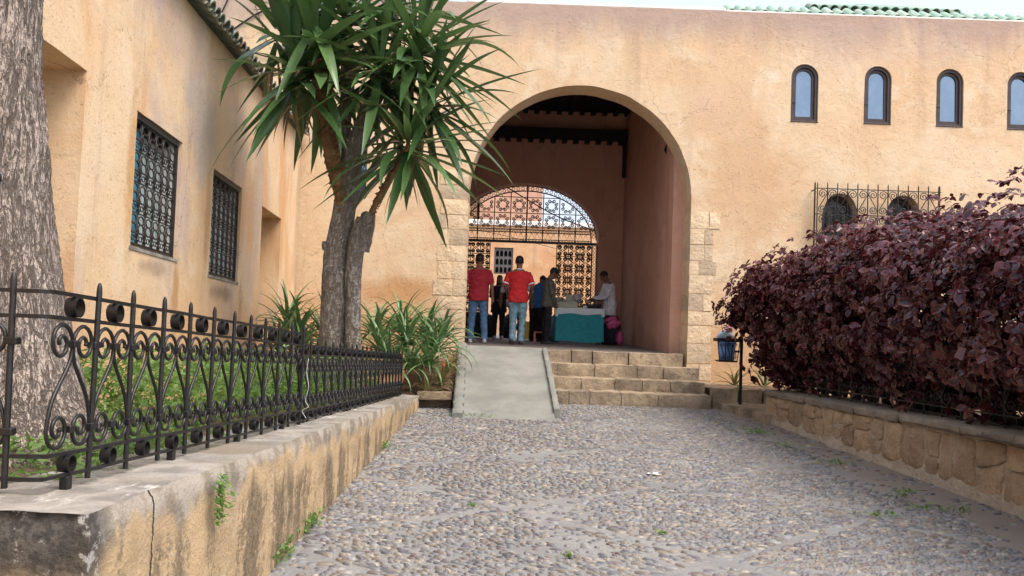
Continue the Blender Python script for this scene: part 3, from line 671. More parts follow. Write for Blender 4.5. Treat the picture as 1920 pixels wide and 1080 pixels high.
# eave tiles along the top of the left building
eV,eF=barrel(.085,.30,8,.9,.02); eave_me=auto_smooth(mesh(eV,eF,M['eavetile']),50); pan_me=auto_smooth(mesh([(x,y,-z*.55) for x,y,z in eV],[f[::-1] for f in eF],M['eavetile']),50)
rotl=Matrix.Rotation(math.atan2(-1,0)+PI,4,'Z')
ny=0; y=4.2
while y<13.6:
    zt=4.36-(y+6)/19.78*.16
    base=T(lx(y)+.13,y,zt+.005)@Matrix.Rotation(PI/2+.0643,4,'Z')@Matrix.Rotation(R(22)+random.uniform(-.05,.05),4,'X')@Matrix.Rotation(random.uniform(-.09,.09),4,'Y')
    obj('eave_tile',eave_me,left,base@T(0,0,.035)); obj('eave_tile',pan_me,left,base@T(.0855,-.015,.035))
    y+=.173
mb=MB(); mb.add([(lx(-6)+.02,-6,4.37),(lx(13.7)+.02,13.7,4.215),(lx(13.7)-4,13.7,5.6),(lx(-6)-4,-6,5.7),(lx(-6)-4,-6,4.3),(lx(13.7)-4,13.7,4.2)],[(0,1,2,3),(3,2,5,4)]); mb.build('roof',M['eavetile'],left)
mb=MB(); mb.box(lx(13)-4,lx(-6)-.52,-6,-5.6,0,4.3); mb.build('end_wall',M['left'],left)
# ================================================================== LEFT PLANTER
LY0,LY1=2.45,11.6
def ltop(Y): return .796-.0542*(Y-LY0)
def lface(Y): return -1.185-.0015*(Y-5)
lp=thing('left_planter_wall','long rendered planter wall with dark streaks below the black iron fence','wall',(-1.3,7,0))
mb=MB()
def lw_face(u,v):
    Y=LY0+(LY1-LY0)*u; zb=ground_z(Y)-.03; zt=ltop(Y); z=zb+(zt-zb)*v
    x=lface(Y)+.014*fbm((Y,z,1),2.5)+(.006*fbm((Y,z,5),12))
    e=1-v
    if e*(zt-zb)<.05: x-= (.016*(1-e*(zt-zb)/.05))*(1+.8*noise.noise(Vector((Y*9,0,2))))
    return (x,Y,z)
mb.grid(lw_face,220,24)
def lw_end(u,v):
    x=-5.5+(lface(LY0)+5.5)*u; zb=-.03; zt=ltop(LY0); z=zb+(zt-zb)*v; y=LY0+.012*fbm((x,z,3),2.5)
    e=(1-v)*(zt-zb)
    if e<.05: y+=.022*(1-e/.05)*(1+noise.noise(Vector((x*5,0,7))))
    if u>.999: x,y,_=lw_face(0,v)
    return (x,y,z)
mb.grid(lw_end,70,24)
def lw_back(u,v):
    x=lface(LY1)-.75*u; zt=ltop(LY1); return (x,LY1+.012*fbm((x,v,3),3),.05+(zt-.05)*v)
mb.grid(lw_back,14,8)
mb.build('wall_body',M['render'],lp,True)
mb=MB()
def lw_top(u,v):
    Y=LY0+(LY1-LY0)*v; xo,yo,zo=lw_face(v,1.0); w=.52
    return (xo-w*u,Y if v>0 else yo,ltop(Y)+.010*fbm((xo-w*u,Y,2),3)*(1 if u>0 else 0)+(0 if u<.5 else -.0))
mb.grid(lw_top,8,200,flip=True)
def lw_top2(u,v):
    x=-1.69-3.8*u; return (x,LY0+.02+.52*v if v>0 else lw_end((x+5.5)/(lface(LY0)+5.5),1.0)[1],ltop(LY0+.52*v)+.010*fbm((x,LY0+.52*v,2),3)*(1 if v>0 else 0)-.003)
mb.grid(lw_top2,70,8); mb.build('coping',M['coping'],lp,True)
soil=MB()
def soil_fn(u,v):
    Y=LY0+.4+(13.75-LY0-.4)*v; xa=-1.62 if Y<LY1-.2 else -.72; xb=lx(Y)+.1
    x=xa+(xb-xa)*u; return (x,Y,ltop(min(Y,11.2))-.05+.05*fbm((x,Y,0),1.4)+.05*u)
soil.grid(soil_fn,20,110,flip=True); o=soil.build('soil_bed',M['earth'],None,True); tag(o,'brown earth bed behind the left planter wall','soil',kind='structure')

# ------------------------------------------------------------------ wrought-iron fence
def spiral(cx,cy,r0,r1,a0,turns,n=26,sgn=1):
    return [(cx+(r0+(r1-r0)*k/n)*math.cos(a0+sgn*2*PI*turns*k/n),cy+(r0+(r1-r0)*k/n)*math.sin(a0+sgn*2*PI*turns*k/n)) for k in range(n+1)]
def smooth_path(pts,sub=5):
    P=[Vector(p) for p in pts]; out=[]
    for i in range(len(P)-1):
        a=P[max(i-1,0)];b=P[i];c=P[i+1];d=P[min(i+2,len(P)-1)]
        for k in range(sub):
            t=k/sub; out.append(.5*((2*b)+(c-a)*t+(2*a-5*b+4*c-d)*t*t+(3*b-a-3*c+d)*t**3))
    out.append(P[-1]); return out
def strand(b,v0,v1):   # one S-scroll of a bay b wide, between heights v0, v1
    H=v1-v0; r=b*.245
    top=spiral(b*.25,v1-r-.004,r,.012,0.0,1.55,30,1)       # starts at the mid-bay side, over the top, curls in
    bot=spiral(b*.25,v0+r*.95+.004,r*.95,.012,PI,1.55,30,1)
    # mid-bay collar -> bar foot
    a=top[0]; e=bot[0]
    mid=smooth_path([(a[0],a[1],0),(b*.44,v1-r-.07,0),(b*.12,v0+r+.10,0),(e[0],e[1],0)],6)
    return [(x,y,0) for x,y in top[::-1]]+[tuple(p) for p in mid[1:-1]]+[(x,y,0) for x,y in bot]
def fence(root,A,B,nb,z0,slope,sc=1.0,bars=None,feet=True,mat=None,skip0=False):
    """A, B plan points; z0 bottom rail height at A, slope dz per metre; nb bays"""
    mat=mat or M['iron']; A=Vector((*A,0)); B=Vector((*B,0)); d=(B-A); L=d.length; d/=L; n=Vector((-d.y,d.x,0)); bay=L/nb
    R4,R3,R2,R1=[v*sc for v in (0,.073,.52,.60)]; bh=.658*sc
    def w(u,v,o=0): return d*u+n*o+Vector((0,0,v+slope*u))
    def at_(u): return A+d*u+Vector((0,0,z0+slope*u))
    for v in (R4,R3,R2,R1):
        mb=MB(); pts=[at_(L*k/12)+Vector((0,0,v+.004*noise.noise(Vector((k*1.3,v*9,A.x))))) for k in range(13)]
        mb.tube(pts,.0092 if v!=R4 else .008,4); mb.build('rail',mat,root)
    mb=MB(); mb.tube([(0,0,-.03),(0,0,bh-.03),(0,0,bh-.012),(0,0,bh)],[.0102,.0102,.0085,.0035],7); bar=mb.me(mat,False); auto_smooth(bar,40)
    st=strand(bay,R3+.008,R2-.008); mb=MB(); mb.tube([w(x,y) for x,y,_ in st],.0070,5,flat=1.0); s1=mb.me(mat,True)
    mb=MB(); mb.tube([w(bay-x,y) for x,y,_ in st],.0070,5); s2=mb.me(mat,True)
    def ring_me(v,r):
        mb=MB(); V=[];F=[];N=18
        for o,rr in ((-.019,r),(.019,r),(.019,r-.0045),(-.019,r-.0045)):
            for k in range(N): V.append(w(bay*.5+rr*math.cos(2*PI*k/N),v+rr*math.sin(2*PI*k/N),o))
        for q in range(4):
            for k in range(N): F.append((q*N+k,q*N+(k+1)%N,((q+1)%4)*N+(k+1)%N,((q+1)%4)*N+k))
        mb.add(V,F); return auto_smooth(mb.me(mat),40)
    ra=ring_me((R1+R2)/2,(R1-R2)/2-.006); rb=ring_me((R3+R4)/2,(R3-R4)/2-.006)
    def col_me(u,v,hw):
        mb=MB(); c=w(u,v); mb.cbox(c.x-hw,c.x+hw,c.y-.016,c.y+.016,c.z-.012,c.z+.012,.003) if abs(d.y)<.5 else mb.cbox(c.x-.016,c.x+.016,c.y-hw,c.y+hw,c.z-.012,c.z+.012,.003); return mb.me(mat)
    r=bay*.245; cA=col_me(bay*.5,R2-r-.012,.017); cB=col_me(bay*.5,R3+r*.95+.012,.017); cC=col_me(0,R2-r-.012,.022); cD=col_me(0,R3+r*.95+.012,.022)
    for i in range(nb+1):
        M_=Matrix.Translation(at_(i*bay))
        if not (i==0 and skip0):
            b=obj('bar',bar,root,M_@Matrix.Rotation(random.uniform(-.015,.015),4,'Y')); obj('collar',cC,b,M_); obj('collar',cD,b,M_)
        if i<nb:
            a=obj('scroll',s1,root,M_); obj('scroll',s2,root,M_); obj('collar',cA,a,M_); obj('collar',cB,a,M_); obj('ring',ra,root,M_); obj('ring',rb,root,M_)
            if feet and i%3==0:
                p=at_((i+.5)*bay); mb=MB(); mb.cbox(p.x-.014,p.x+.014,p.y-.018,p.y+.018,p.z-.06,p.z-.004,.003); mb.build('foot',mat,root)
fx0=-1.475
f1=thing('iron_fence','black wrought iron scroll fence on the near end of the left planter','fence',(fx0,4.3,.8))
fence(f1,(fx0,2.74),(-1.435,5.92),11,.830,-.0612,1.0,skip0=True)
f3=thing('iron_fence','short black iron fence return in front of the grey bark tree','fence',(-2.2,2.74,.8))
fence(f3,(-1.592,2.735),(-3.27,2.735),6,.830,0,1.0)
for v_ in (0,.073,.52,.60): mb=MB(); mb.tube([(-1.596,2.735,.830+v_),(-1.51,2.736,.830+v_),(fx0,2.75,.829+v_)],.0092,4); mb.build('rail',M['iron'],f3)
f2=thing('iron_fence','farther lower run of black iron fence ending near the aloes','fence',(-1.44,8.5,.6))
fence(f2,(-1.455,5.96),(-1.425,11.35),20,.625,-.0555,.89)
# a pale string tied on the fence
mb=MB(); p0=at(572,672,5.95); mb.tube(smooth_path([p0+Vector((0.03,-.02,0)),p0+Vector((.02,-.02,-.09)),p0+Vector((.04,-.03,-.19)),p0+Vector((.02,-.02,-.29)),p0+Vector((.045,-.03,-.33)),p0+Vector((.0,-.02,-.36)),p0+Vector((.03,-.02,-.41))],4),.0018,5)
tag(mb.build('string',M['white'],None,True),'white string dangling where the two fence runs meet','string')

# ================================================================== RIGHT PLANTER
RY0,RY1=2.2,11.42
def rtop(Y): return .556+.0211*(11.5-Y)
rp=thing('right_planter_wall','low rubble stone planter wall with coping on the right below the hedge','wall',(3.6,8,0))
mb=MB()
def rw_face(u,v):
    Y=RY0+(RY1-RY0)*u; zb=ground_z(Y)-.03; zt=rtop(Y)-.06; z=zb+(zt-zb)*v
    foot=.06*max(0,1-(z-ground_z(Y))/.14)
    return (rw_x(Y)+.022-foot*(.6+.8*abs(noise.noise(Vector((Y*2.2,0,1)))))+.02*fbm((Y,z,1),3.5),Y,z)
mb.grid(rw_face,200,18,flip=True)
def rw_end(u,v):
    p=rw_face(1,v); return (p[0]+1.6*u,RY1+.015*fbm((p[0]+1.6*u,p[2],4),3),p[2])
mb.grid(rw_end,20,10,flip=True); mb.build('mortar_core',M['mortar'],rp,True)
# rubble stones: one main course of upright boulders with small fillers
random.seed(5)
def rubble(Yc,zc,w,h,n=11):
    ang0=random.uniform(0,1); ring=[]; ex=random.uniform(.42,.7); sk=random.uniform(-.35,.35)
    for k in range(n):
        a=2*PI*(k+ang0)/n; q=abs(math.cos(a))**ex*(1 if math.cos(a)>0 else -1); s=abs(math.sin(a))**ex*(1 if math.sin(a)>0 else -1); q+=sk*s*.4
        j=random.uniform(.84,1.12); ring.append((Yc+q*w/2*j,zc+s*h/2*j))
    V=[];F=[]
    for sc_,dx in ((1.03,.035),(1.0,.014),(.93,.002),(.6,-.004)):
        for (yy,zz) in ring:
            Y=Yc+(yy-Yc)*sc_; z=zc+(zz-zc)*sc_; V.append((rw_x(Y)+dx+.012+.012*noise.noise(Vector((Y*9,z*9,2))),Y,z))
    V.append((rw_x(Yc)+.003,Yc,zc)); m=n
    for r_ in range(3):
        for k in range(m): F.append((r_*m+k,r_*m+(k+1)%m,(r_+1)*m+(k+1)%m,(r_+1)*m+k))
    for k in range(m): F.append((3*m+k,3*m+(k+1)%m,4*m))
    me=auto_smooth(recalc(mesh(V,F,M['rubble'])),48); return obj('rubble_stone',me,rp)
def poly_stone(pts):
    c=Vector((sum(p[0] for p in pts)/len(pts),sum(p[1] for p in pts)/len(pts))); P=[c+(Vector(p)-c)*(1-.013/max(.06,(Vector(p)-c).length)) for p in pts]; ring=[]
    for a,b in zip(P,P[1:]+P[:1]):
        for k in range(4):
            q=a.lerp(b,k/4); e=.09 if k==0 else 0.0; q=q.lerp(c,e); ring.append(q+Vector((noise.noise(Vector((q.x*11,q.y*11,3))),noise.noise(Vector((q.x*11,q.y*11,8)))))*.011)
    V=[];F=[];m=len(ring); tilt=random.uniform(-.02,.02)
    for sc_,dx in ((1.02,.04),(1.0,.012),(.93,-.002),(.6,-.006)):
        for q in ring:
            w_=c+(q-c)*sc_; V.append((rw_x(w_.x)+dx+.008+.009*noise.noise(Vector((w_.x*10,w_.y*10,2)))+tilt*(w_.y-c.y),w_.x,w_.y))
    V.append((rw_x(c.x)+.003,c.x,c.y))
    for r_ in range(3):
        for k in range(m): F.append((r_*m+k,r_*m+(k+1)%m,(r_+1)*m+(k+1)%m,(r_+1)*m+k))
    for k in range(m): F.append((3*m+k,3*m+(k+1)%m,4*m))
    return obj('rubble_stone',auto_smooth(recalc(mesh(V,F,M['rubble'])),45),rp)
Y=RY1-.03; edge=[(Y,0),(Y,.5),(Y,1)]
while Y>RY0+.3:
    w=random.uniform(.20,.46); Y2=Y-w; zt=lambda y:rtop(y)-.085+random.uniform(-.012,.0); zb=lambda y:ground_z(y)+.05+random.uniform(-.03,.05)
    nx_=[(Y2+random.uniform(-.05,.05),t) for t in (0,.5,1)]
    def pt(e,t):   # point on a column edge at height fraction t
        (a,b)=(e[0],e[1]) if t<.5 else (e[1],e[2]); f=(t if t<.5 else t-.5)*2; y=a[0]+(b[0]-a[0])*f; z0=ground_z(y)+.05; z1=rtop(y)-.085; return (y,z0+(z1-z0)*t+random.uniform(-.012,.012))
    if random.random()<.38:
        ta,tb=random.uniform(.35,.65),random.uniform(.35,.65); ma,mb_=pt(edge,ta),pt(nx_,tb)
        poly_stone([pt(edge,0),pt(edge,ta*.5),ma,mb_,pt(nx_,tb*.5),pt(nx_,0)]); poly_stone([ma,pt(edge,(1+ta)/2),pt(edge,1),pt(nx_,1),pt(nx_,(1+tb)/2),mb_])
    else: poly_stone([pt(edge,random.uniform(-.05,.1)),pt(edge,.5),pt(edge,1),pt(nx_,1),pt(nx_,.5),pt(nx_,random.uniform(-.05,.1))])
    edge=nx_; Y=Y2
for k in range(26):
    Y=random.uniform(RY0+.3,RY1-.5); rubble(Y,ground_z(Y)+.03,random.uniform(.08,.16),random.uniform(.05,.08),9)
Y=RY1+.02
while Y>RY0:
    L=random.uniform(.75,1.3); y0=Y-L; mb=MB()
    def cop(u,v,y0=y0,L=L):
        yy=y0+.004+(L-.008)*v; prof=[(.03,-.085),(-.012,-.075),(-.022,-.02),(.0,.0),(.2,.004),(.42,.002),(.44,-.08)]
        a=prof[int(round(u*6))]; r_=.013*fbm((yy,a[0]*4,3),4)
        return (rw_x(yy)+a[0]+r_*(1 if u<.5 else 0),yy,rtop(yy)+a[1]+r_*.5)
    mb.grid(cop,6,int(L/.06),flip=True); mb.grid(lambda u,v:cop(u,1.0) if v<.5 else (cop(u,1.0)[0],cop(u,1.0)[1],rtop(Y)-.085),6,1)
    o=mb.build('coping_stone',M['rcoping'],rp); auto_smooth(o.data,55); Y=y0
mb=MB(); mb.grid(lambda u,v:(3.7+5*u-.1*v,RY0+(RY1+.1-RY0)*v,rtop(RY0+(RY1-RY0)*v)-.06+.03*fbm((u*5,v*9,2),2)),40,60,flip=False); o=mb.build('hedge_bed',M['earth'],None,True); tag(o,'dry earth bed under the purple hedge','soil',kind='structure')
fr=thing('iron_fence','black iron scroll fence almost hidden under the purple hedge','fence',(3.9,8,.6))
fence(fr,(rw_x(11.2)+.24,11.25),(rw_x(4.2)+.24,4.2),24,rtop(11.25)+.03,.0211,.95,feet=False)

# ================================================================== leaf meshes
def blade(L,W,e0,bend,n=9,fold=.25,base=.5,peak=.35,curl=0.0):
    """strap leaf in the XZ plane: starts at elevation e0, bends down by `bend` over its length"""
    V=[];F=[];x=z=0.0; ds=L/n
    for i in range(n+1):
        t=i/n; e=e0-bend*t**1.5
        w=W*((base+(1-base)*min(1,t/peak)) if t<peak else max(.02,1-((t-peak)/(1-peak))**1.7))/2
        nx_,nz_=-math.sin(e),math.cos(e); f=fold*w
        yo=curl*t*t*L
        V+=[(x+nx_*f,w+yo,z+nz_*f),(x,yo,z),(x+nx_*f,-w+yo,z+nz_*f)]
        x+=math.cos(e)*ds; z+=math.sin(e)*ds
    for i in range(n):
        a=i*3; F+=[(a,a+1,a+4,a+3),(a+1,a+2,a+5,a+4)]
    return V,F
# ------------------------------------------------------------------ YUCCA
yu=thing('yucca_tree','tall multi-stemmed yucca tree with long dark green strap leaves','tree',(-1.83,9.15,.40))
def trunk_mesh(pts,rad,mat,rings=60,seg=28,amp=.02,kind=0,seed=0):
    P=smooth_path(pts,12); Rr=[]; m=len(P)
    for i in range(m):
        t=i/(m-1)*(len(rad)-1); k=min(int(t),len(rad)-2); Rr.append(rad[k]+(rad[k+1]-rad[k])*(t-k))
    L=[0]
    for i in range(1,m): L.append(L[-1]+(P[i]-P[i-1]).length)
    V=[];F=[]; N=max(24,int(L[-1]/rings)); u=Vector((1,0,0))
    for j in range(N+1):
        s=L[-1]*j/N; i=0
        while i<m-2 and L[i+1]<s: i+=1
        f=(s-L[i])/max(1e-6,L[i+1]-L[i]); c=P[i].lerp(P[i+1],f); r=Rr[i]+(Rr[i+1]-Rr[i])*f; t=(P[min(i+1,m-1)]-P[i]).normalized()
        u=(u-t*u.dot(t)).normalized(); w=t.cross(u)
        for k in range(seg):
            a=2*PI*k/seg; dr=u*math.cos(a)+w*math.sin(a); q=c+dr*r
            if kind==0:
                rd=1-abs(noise.noise(Vector((math.cos(a)*r*16+seed,math.sin(a)*r*16,s*5))))*2; disp=amp*(rd*.6+.7*noise.noise(Vector((math.cos(a)*3,math.sin(a)*3,s*2+seed))))
            else:
                ph=s/.07+.9*noise.noise(Vector((math.cos(a)*2,math.sin(a)*2,s*6+seed)))+math.floor(a*5/PI)*.37; fr_=ph-math.floor(ph); cell=noise.noise(Vector((math.floor(ph)*3.7,math.floor(a*4/PI+math.floor(ph)*.5)*2.3,seed)))
                disp=amp*((1-fr_)*(.9+1.5*cell)+.5*noise.noise(Vector((math.cos(a)*r*30,math.sin(a)*r*30,s*30))))
            V.append(q+dr*disp)
    for j in range(N):
        for k in range(seg): F.append((j*seg+k,j*seg+(k+1)%seg,(j+1)*seg+(k+1)%seg,(j+1)*seg+k))
    F.append(tuple(N*seg+k for k in range(seg)))
    return mesh(V,F,mat,True)
yb=(-1.70,8.4)
A_=lambda x,y,Y=8.4:at(x,y,Y+.75)
obj('trunk',trunk_mesh([at(628,760,9.15),A_(624,640),A_(626,560),A_(629,480),A_(645,400),A_(660,300),A_(686,230),A_(706,165),A_(712,125)],[.19,.138,.124,.120,.115,.11,.10,.085,.075],M['ybark'],.02,40,.018,0,3),yu)
obj('trunk',trunk_mesh([at(664,760,9.05),A_(661,640,8.32),A_(663,560,8.32),A_(664,490,8.32),A_(672,440,8.32),A_(679,408,8.32)],[.105,.078,.072,.08,.082,.05],M['ybark'],.02,30,.016,0,7),yu)
obj('branch',trunk_mesh([A_(648,430,8.40),A_(640,370,8.33),A_(623,300,8.27),A_(611,215,8.25),A_(600,150,8.25),A_(597,112,8.25)],[.05,.062,.066,.075,.072,.06],M['yscale'],.011,30,.020,1,2),yu)
obj('branch',trunk_mesh([A_(682,450,8.3),A_(698,398,8.3),A_(720,352,8.3),A_(744,315,8.3),A_(768,272,8.3)],[.030,.028,.027,.03,.035],M['yscale'],.011,18,.010,1,4),yu)
obj('branch',trunk_mesh([A_(652,345,8.5),A_(646,255,8.55),A_(650,160,8.6),A_(648,40,8.6)],[.075,.062,.06,.055],M['ybark'],.02,24,.014,0,9),yu)
obj('branch',trunk_mesh([A_(700,190,8.42),A_(735,140,8.5),A_(765,105,8.5),A_(790,85,8.45)],[.075,.07,.065,.06],M['ybark'],.02,24,.014,0,12),yu)
obj('branch_stub',trunk_mesh([A_(676,470,8.36),A_(684,430,8.33),A_(690,405,8.3),A_(692,398,8.3)],[.09,.085,.07,.03],M['ybark'],.012,20,.02,0,5),yu)
for (x,y,r_) in ((611,462,.05),(609,545,.035),(684,455,.06),(648,500,.04),(668,575,.04)):
    mb=MB(); c=A_(x,y,8.36); mb.ball(c,r_,r_,r_*1.1,8); o=mb.build('burl',M['ybark'],yu,True)
    for v in o.data.vertices: v.co+=Vector((nz(v.co,14),nz(v.co,14,3),nz(v.co,14,7)))*r_*.5
flap=MB()
def flaps(pts,r,n,sz):
    P=smooth_path(pts,10)
    for k in range(n):
        t=random.random()*(len(P)-2); i=int(t); c=P[i].lerp(P[i+1],t-i); a=random.uniform(0,2*PI); o=Vector((math.cos(a),math.sin(a),0)); sd_=Vector((-o.y,o.x,0)); s_=sz*random.uniform(.6,1.3)
        b=c+o*(r+.004); flap.add([b-sd_*s_*.5,b+sd_*s_*.5,b+o*s_*random.uniform(.3,.7)+Vector((0,0,s_*.55))+sd_*random.uniform(-.3,.3)*s_,b-o*.02+Vector((0,0,s_*.9))],[(0,1,2),(0,2,3),(1,3,2)])
flaps([A_(632,340,8.3),A_(611,215,8.25),A_(597,112,8.25)],.072,320,.05); flaps([A_(690,425,8.3),A_(720,352,8.3),A_(768,272,8.3)],.030,70,.04)
fo=flap.build('leaf_scars',M['yscale'],yu); fo['kind']='stuff'
els=[80,66,52,38,24,10,-4,-18,-32,-46]
yl=[]
for e in els:
    for q in range(3):
        V_,F_=blade(1.0,.096+.014*q,R(e),R([12,30,70][q] if e>-10 else [10,24,45][q]),10,.30,.5,.42,[-.06,.0,.07][q])
        yl.append(mesh(V_,F_,M['yleaf'],True))
random.seed(33)
heads=[(A_(596,112,8.25),54,(0.85,1.15)),(A_(712,120,8.2),40,(.75,1.08)),(A_(765,262,8.25),54,(.72,1.02)),(A_(785,90,8.35),56,(.75,1.06)),(A_(645,30,8.5),38,(.8,1.1)),(A_(745,5,8.55),34,(.8,1.05)),(A_(585,30,8.2),26,(.8,1.1)),(A_(805,190,8.45),38,(.75,1.02)),(A_(555,130,8.2),34,(.9,1.2)),(A_(520,60,8.4),26,(.8,1.1))]
cnt=0; extra=MB()
for hi,(c,nl,(l0,l1)) in enumerate(heads):
    for k in range(nl):
        t=k/nl; az=k*2.39996+hi
        ei=min(len(els)-1,max(0,int(len(els)*(t**.8)+random.uniform(-1.2,1.2))))
        me=yl[ei*3+random.choice((0,0,0,1,1,2))]; L=1.22*random.uniform(l0,l1)*(.75+.25*min(1,t*3))
        base=c+Vector((math.cos(az)*.05,math.sin(az)*.05,.10-.30*t))
        Mx=Matrix.Translation(base)@Matrix.Rotation(az+random.uniform(-.15,.15),4,'Z')@Matrix.Rotation(random.uniform(-.10,.10),4,'X')@Matrix.Diagonal((L,L*random.uniform(.8,1.05),L,1))
        tip=Mx@me.vertices[len(me.vertices)-2].co
        if tip.x<lx(tip.y)+.05: continue
        if cnt<300: obj('leaf',me,yu,Mx); cnt+=1
        else: extra.add([v.co for v in me.vertices],[tuple(p.vertices) for p in me.polygons],Mx)
dm=[mesh(*blade(1.0,.06,R(e),R(30),8,.2,.6,.3,c_),M['deadleaf'],True) for e,c_ in ((-50,.1),(-65,-.12),(-75,.05))]
for hi,(c,nl,_l) in enumerate(heads):
    for k in range(5):
        az=random.uniform(0,6.28); L=random.uniform(.35,.6); obj('dead_leaf',random.choice(dm),yu,Matrix.Translation(c+Vector((math.cos(az)*.06,math.sin(az)*.06,-.30-.1*random.random())))@Matrix.Rotation(az,4,'Z')@Matrix.Diagonal((L,L,L,1)))
if extra.V: tag(extra.build('leaves',M['yleaf'],yu,True),kind='stuff')
# ------------------------------------------------------------------ ALOES
al=[]
for e in (80,64,50,36,22,8):
    for q in range(2):
        V_,F_=blade(1.0,.070,R(e),R((60,115)[q]),9,.5,.95,.15,(-.07,.07)[q]); al.append(mesh(V_,F_,M['aloe'],True))
alr=[]
for m_ in al:
    c_=m_.copy(); c_.materials.clear(); c_.materials.append(M['aloered']); alr.append(c_)
def aloe(c,size,n,label,group=None,red=False,flower=False):
    root=thing('aloe_plant',label,'aloe',c,group); c=Vector(c); bank=alr if red else al
    for k in range(n):
        t=k/n; az=k*2.4+random.uniform(-.2,.2); me=bank[min(5,int(6*t))*2+random.randint(0,1)]; L=size*random.uniform(.75,1.1)
        obj('leaf',me,root,Matrix.Translation(c+Vector((math.cos(az)*.03,math.sin(az)*.03,.06*(1-t))))@Matrix.Rotation(az,4,'Z')@Matrix.Diagonal((L,L*random.uniform(.9,1.3),L,1)))
    if flower:
        mb=MB(); mb.tube([c,c+Vector((.03,-.05,size*.75))],.008,5); mb.build('flower_stalk',M['stem'],root)
        mb=MB()
        for k in range(14):
            a=k*2.4; z=size*(.66+.012*k); mb.tube([c+Vector((.03,-.05,z)),c+Vector((.03+.035*math.cos(a),-.05+.035*math.sin(a),z-.02))],[.007,.003],5)
        mb.build('flower',plain('orange_petal',(.75,.20,.08),.6,.2),root)
    return root
random.seed(8)
zs=lambda Y: ltop(min(Y,11.2))-.02
AL=[(-3.05,11.7,.95,.66,'arching aloe in the wall corner left of the yucca, rearmost of that clump'),(-2.75,11.2,.80,.66,'aloe left of the yucca trunk, middle of the corner clump'),(-2.95,10.9,.66,.60,'leftmost aloe in front of the far doorway'),(-2.45,11.4,.75,.66,'aloe half hidden by the left side of the yucca trunk'),(-2.6,10.7,.60,.5,'lowest front aloe of the clump left of the yucca'),
(-1.95,12.3,1.0,.66,'aloe directly right of the yucca trunk, high by the wall'),(-1.78,11.8,.78,.66,'aloe right of the yucca trunk just above the fence tips'),(-1.62,12.6,1.05,.66,'rear aloe of the right clump below the flaking plaster'),(-1.45,12.05,.88,.68,'arching aloe at the centre of the right clump'),(-1.22,12.55,1.0,.66,'aloe at the top right of the clump near the pier'),(-1.05,12.15,.80,.62,'aloe leaning over toward the pier base'),(-1.35,11.72,.58,.58,'low aloe over the far end of the left fence'),(-1.12,11.9,.62,.56,'front right aloe of the clump above the stone edging'),(-1.62,11.55,.55,.55,'small aloe just behind the last fence bars'),(-.98,12.7,1.0,.52,'upright aloe hard against the left pier stones')]
for (x,y,z,sz,lab) in AL: aloe((x,y,z+(.18 if x<-2.2 else .06)),sz*1.15,32,lab)
aloe((-.95,11.98,.42),.42,20,'small reddish aloe with orange flower beside the ramp kerb',red=True,flower=True)
aloe((-.90,12.35,.55),.42,18,'reddish aloe behind the flowering one beside the ramp',red=True)
aloe((-1.12,11.80,.32),.36,16,'lowest small red tinged aloe in front of the clump',red=True)
aloe((3.42,12.95,.47),.46,18,'yellow green aloe below the blue litter bin',red=True)
aloe((3.85,12.9,.47),.42,16,'green aloe behind the litter bin post')
# dry flower stalks in the aloe clump
for i,(a,b) in enumerate((((700,600),(690,540)),((740,620),(692,545)),((600,560),(610,548)))):
    pass
# stone edgings
b1=thing('stone_edging','long block of tan stone edging between left planter and ramp','stone edging',(-1.0,11.7,.15))
rough_block(M['step'],-1.25,-.77,11.68,11.95,.10,.345,b1,'edging_block',amp=.012)
b2=thing('stone_edging','mossy stone edging behind, at the foot of the aloes','stone edging',(-1.3,11.9,.15))
rough_block(M['step'],-1.45,-1.0,11.98,12.2,.10,.40,b2,'edging_block',amp=.015); 
b3=thing('stone_edging','low stone edging in front of the aloe below the litter bin','stone edging',(3.5,12.7,.2))
for i,(a,b) in enumerate(((3.04,3.42),(3.43,3.78),(3.79,4.2))): rough_block(M['step'],a,b-.005,12.72,12.95,.10,.46-.01*i,b3,'edging_block',amp=.013)
mb=MB(); mb.grid(lambda u,v:(3.0+1.6*u,12.9+.88*v,.44+.03*fbm((u*3,v*3,2),2)),16,10); tag(mb.build('aloe_bed',M['earth'],None,True),'earth bed against the wall behind the bin','soil',kind='structure')
mb=MB(); mb.grid(lambda u,v:(-1.5+.80*u,11.9+1.85*v,.36+.42*min(1,v*1.3)*(1-.35*u)+.03*fbm((u*3,v*3,2),2)),16,20); tag(mb.build('aloe_bed',M['earth'],None,True),'sloping earth bed under the aloe clump','soil',kind='structure')

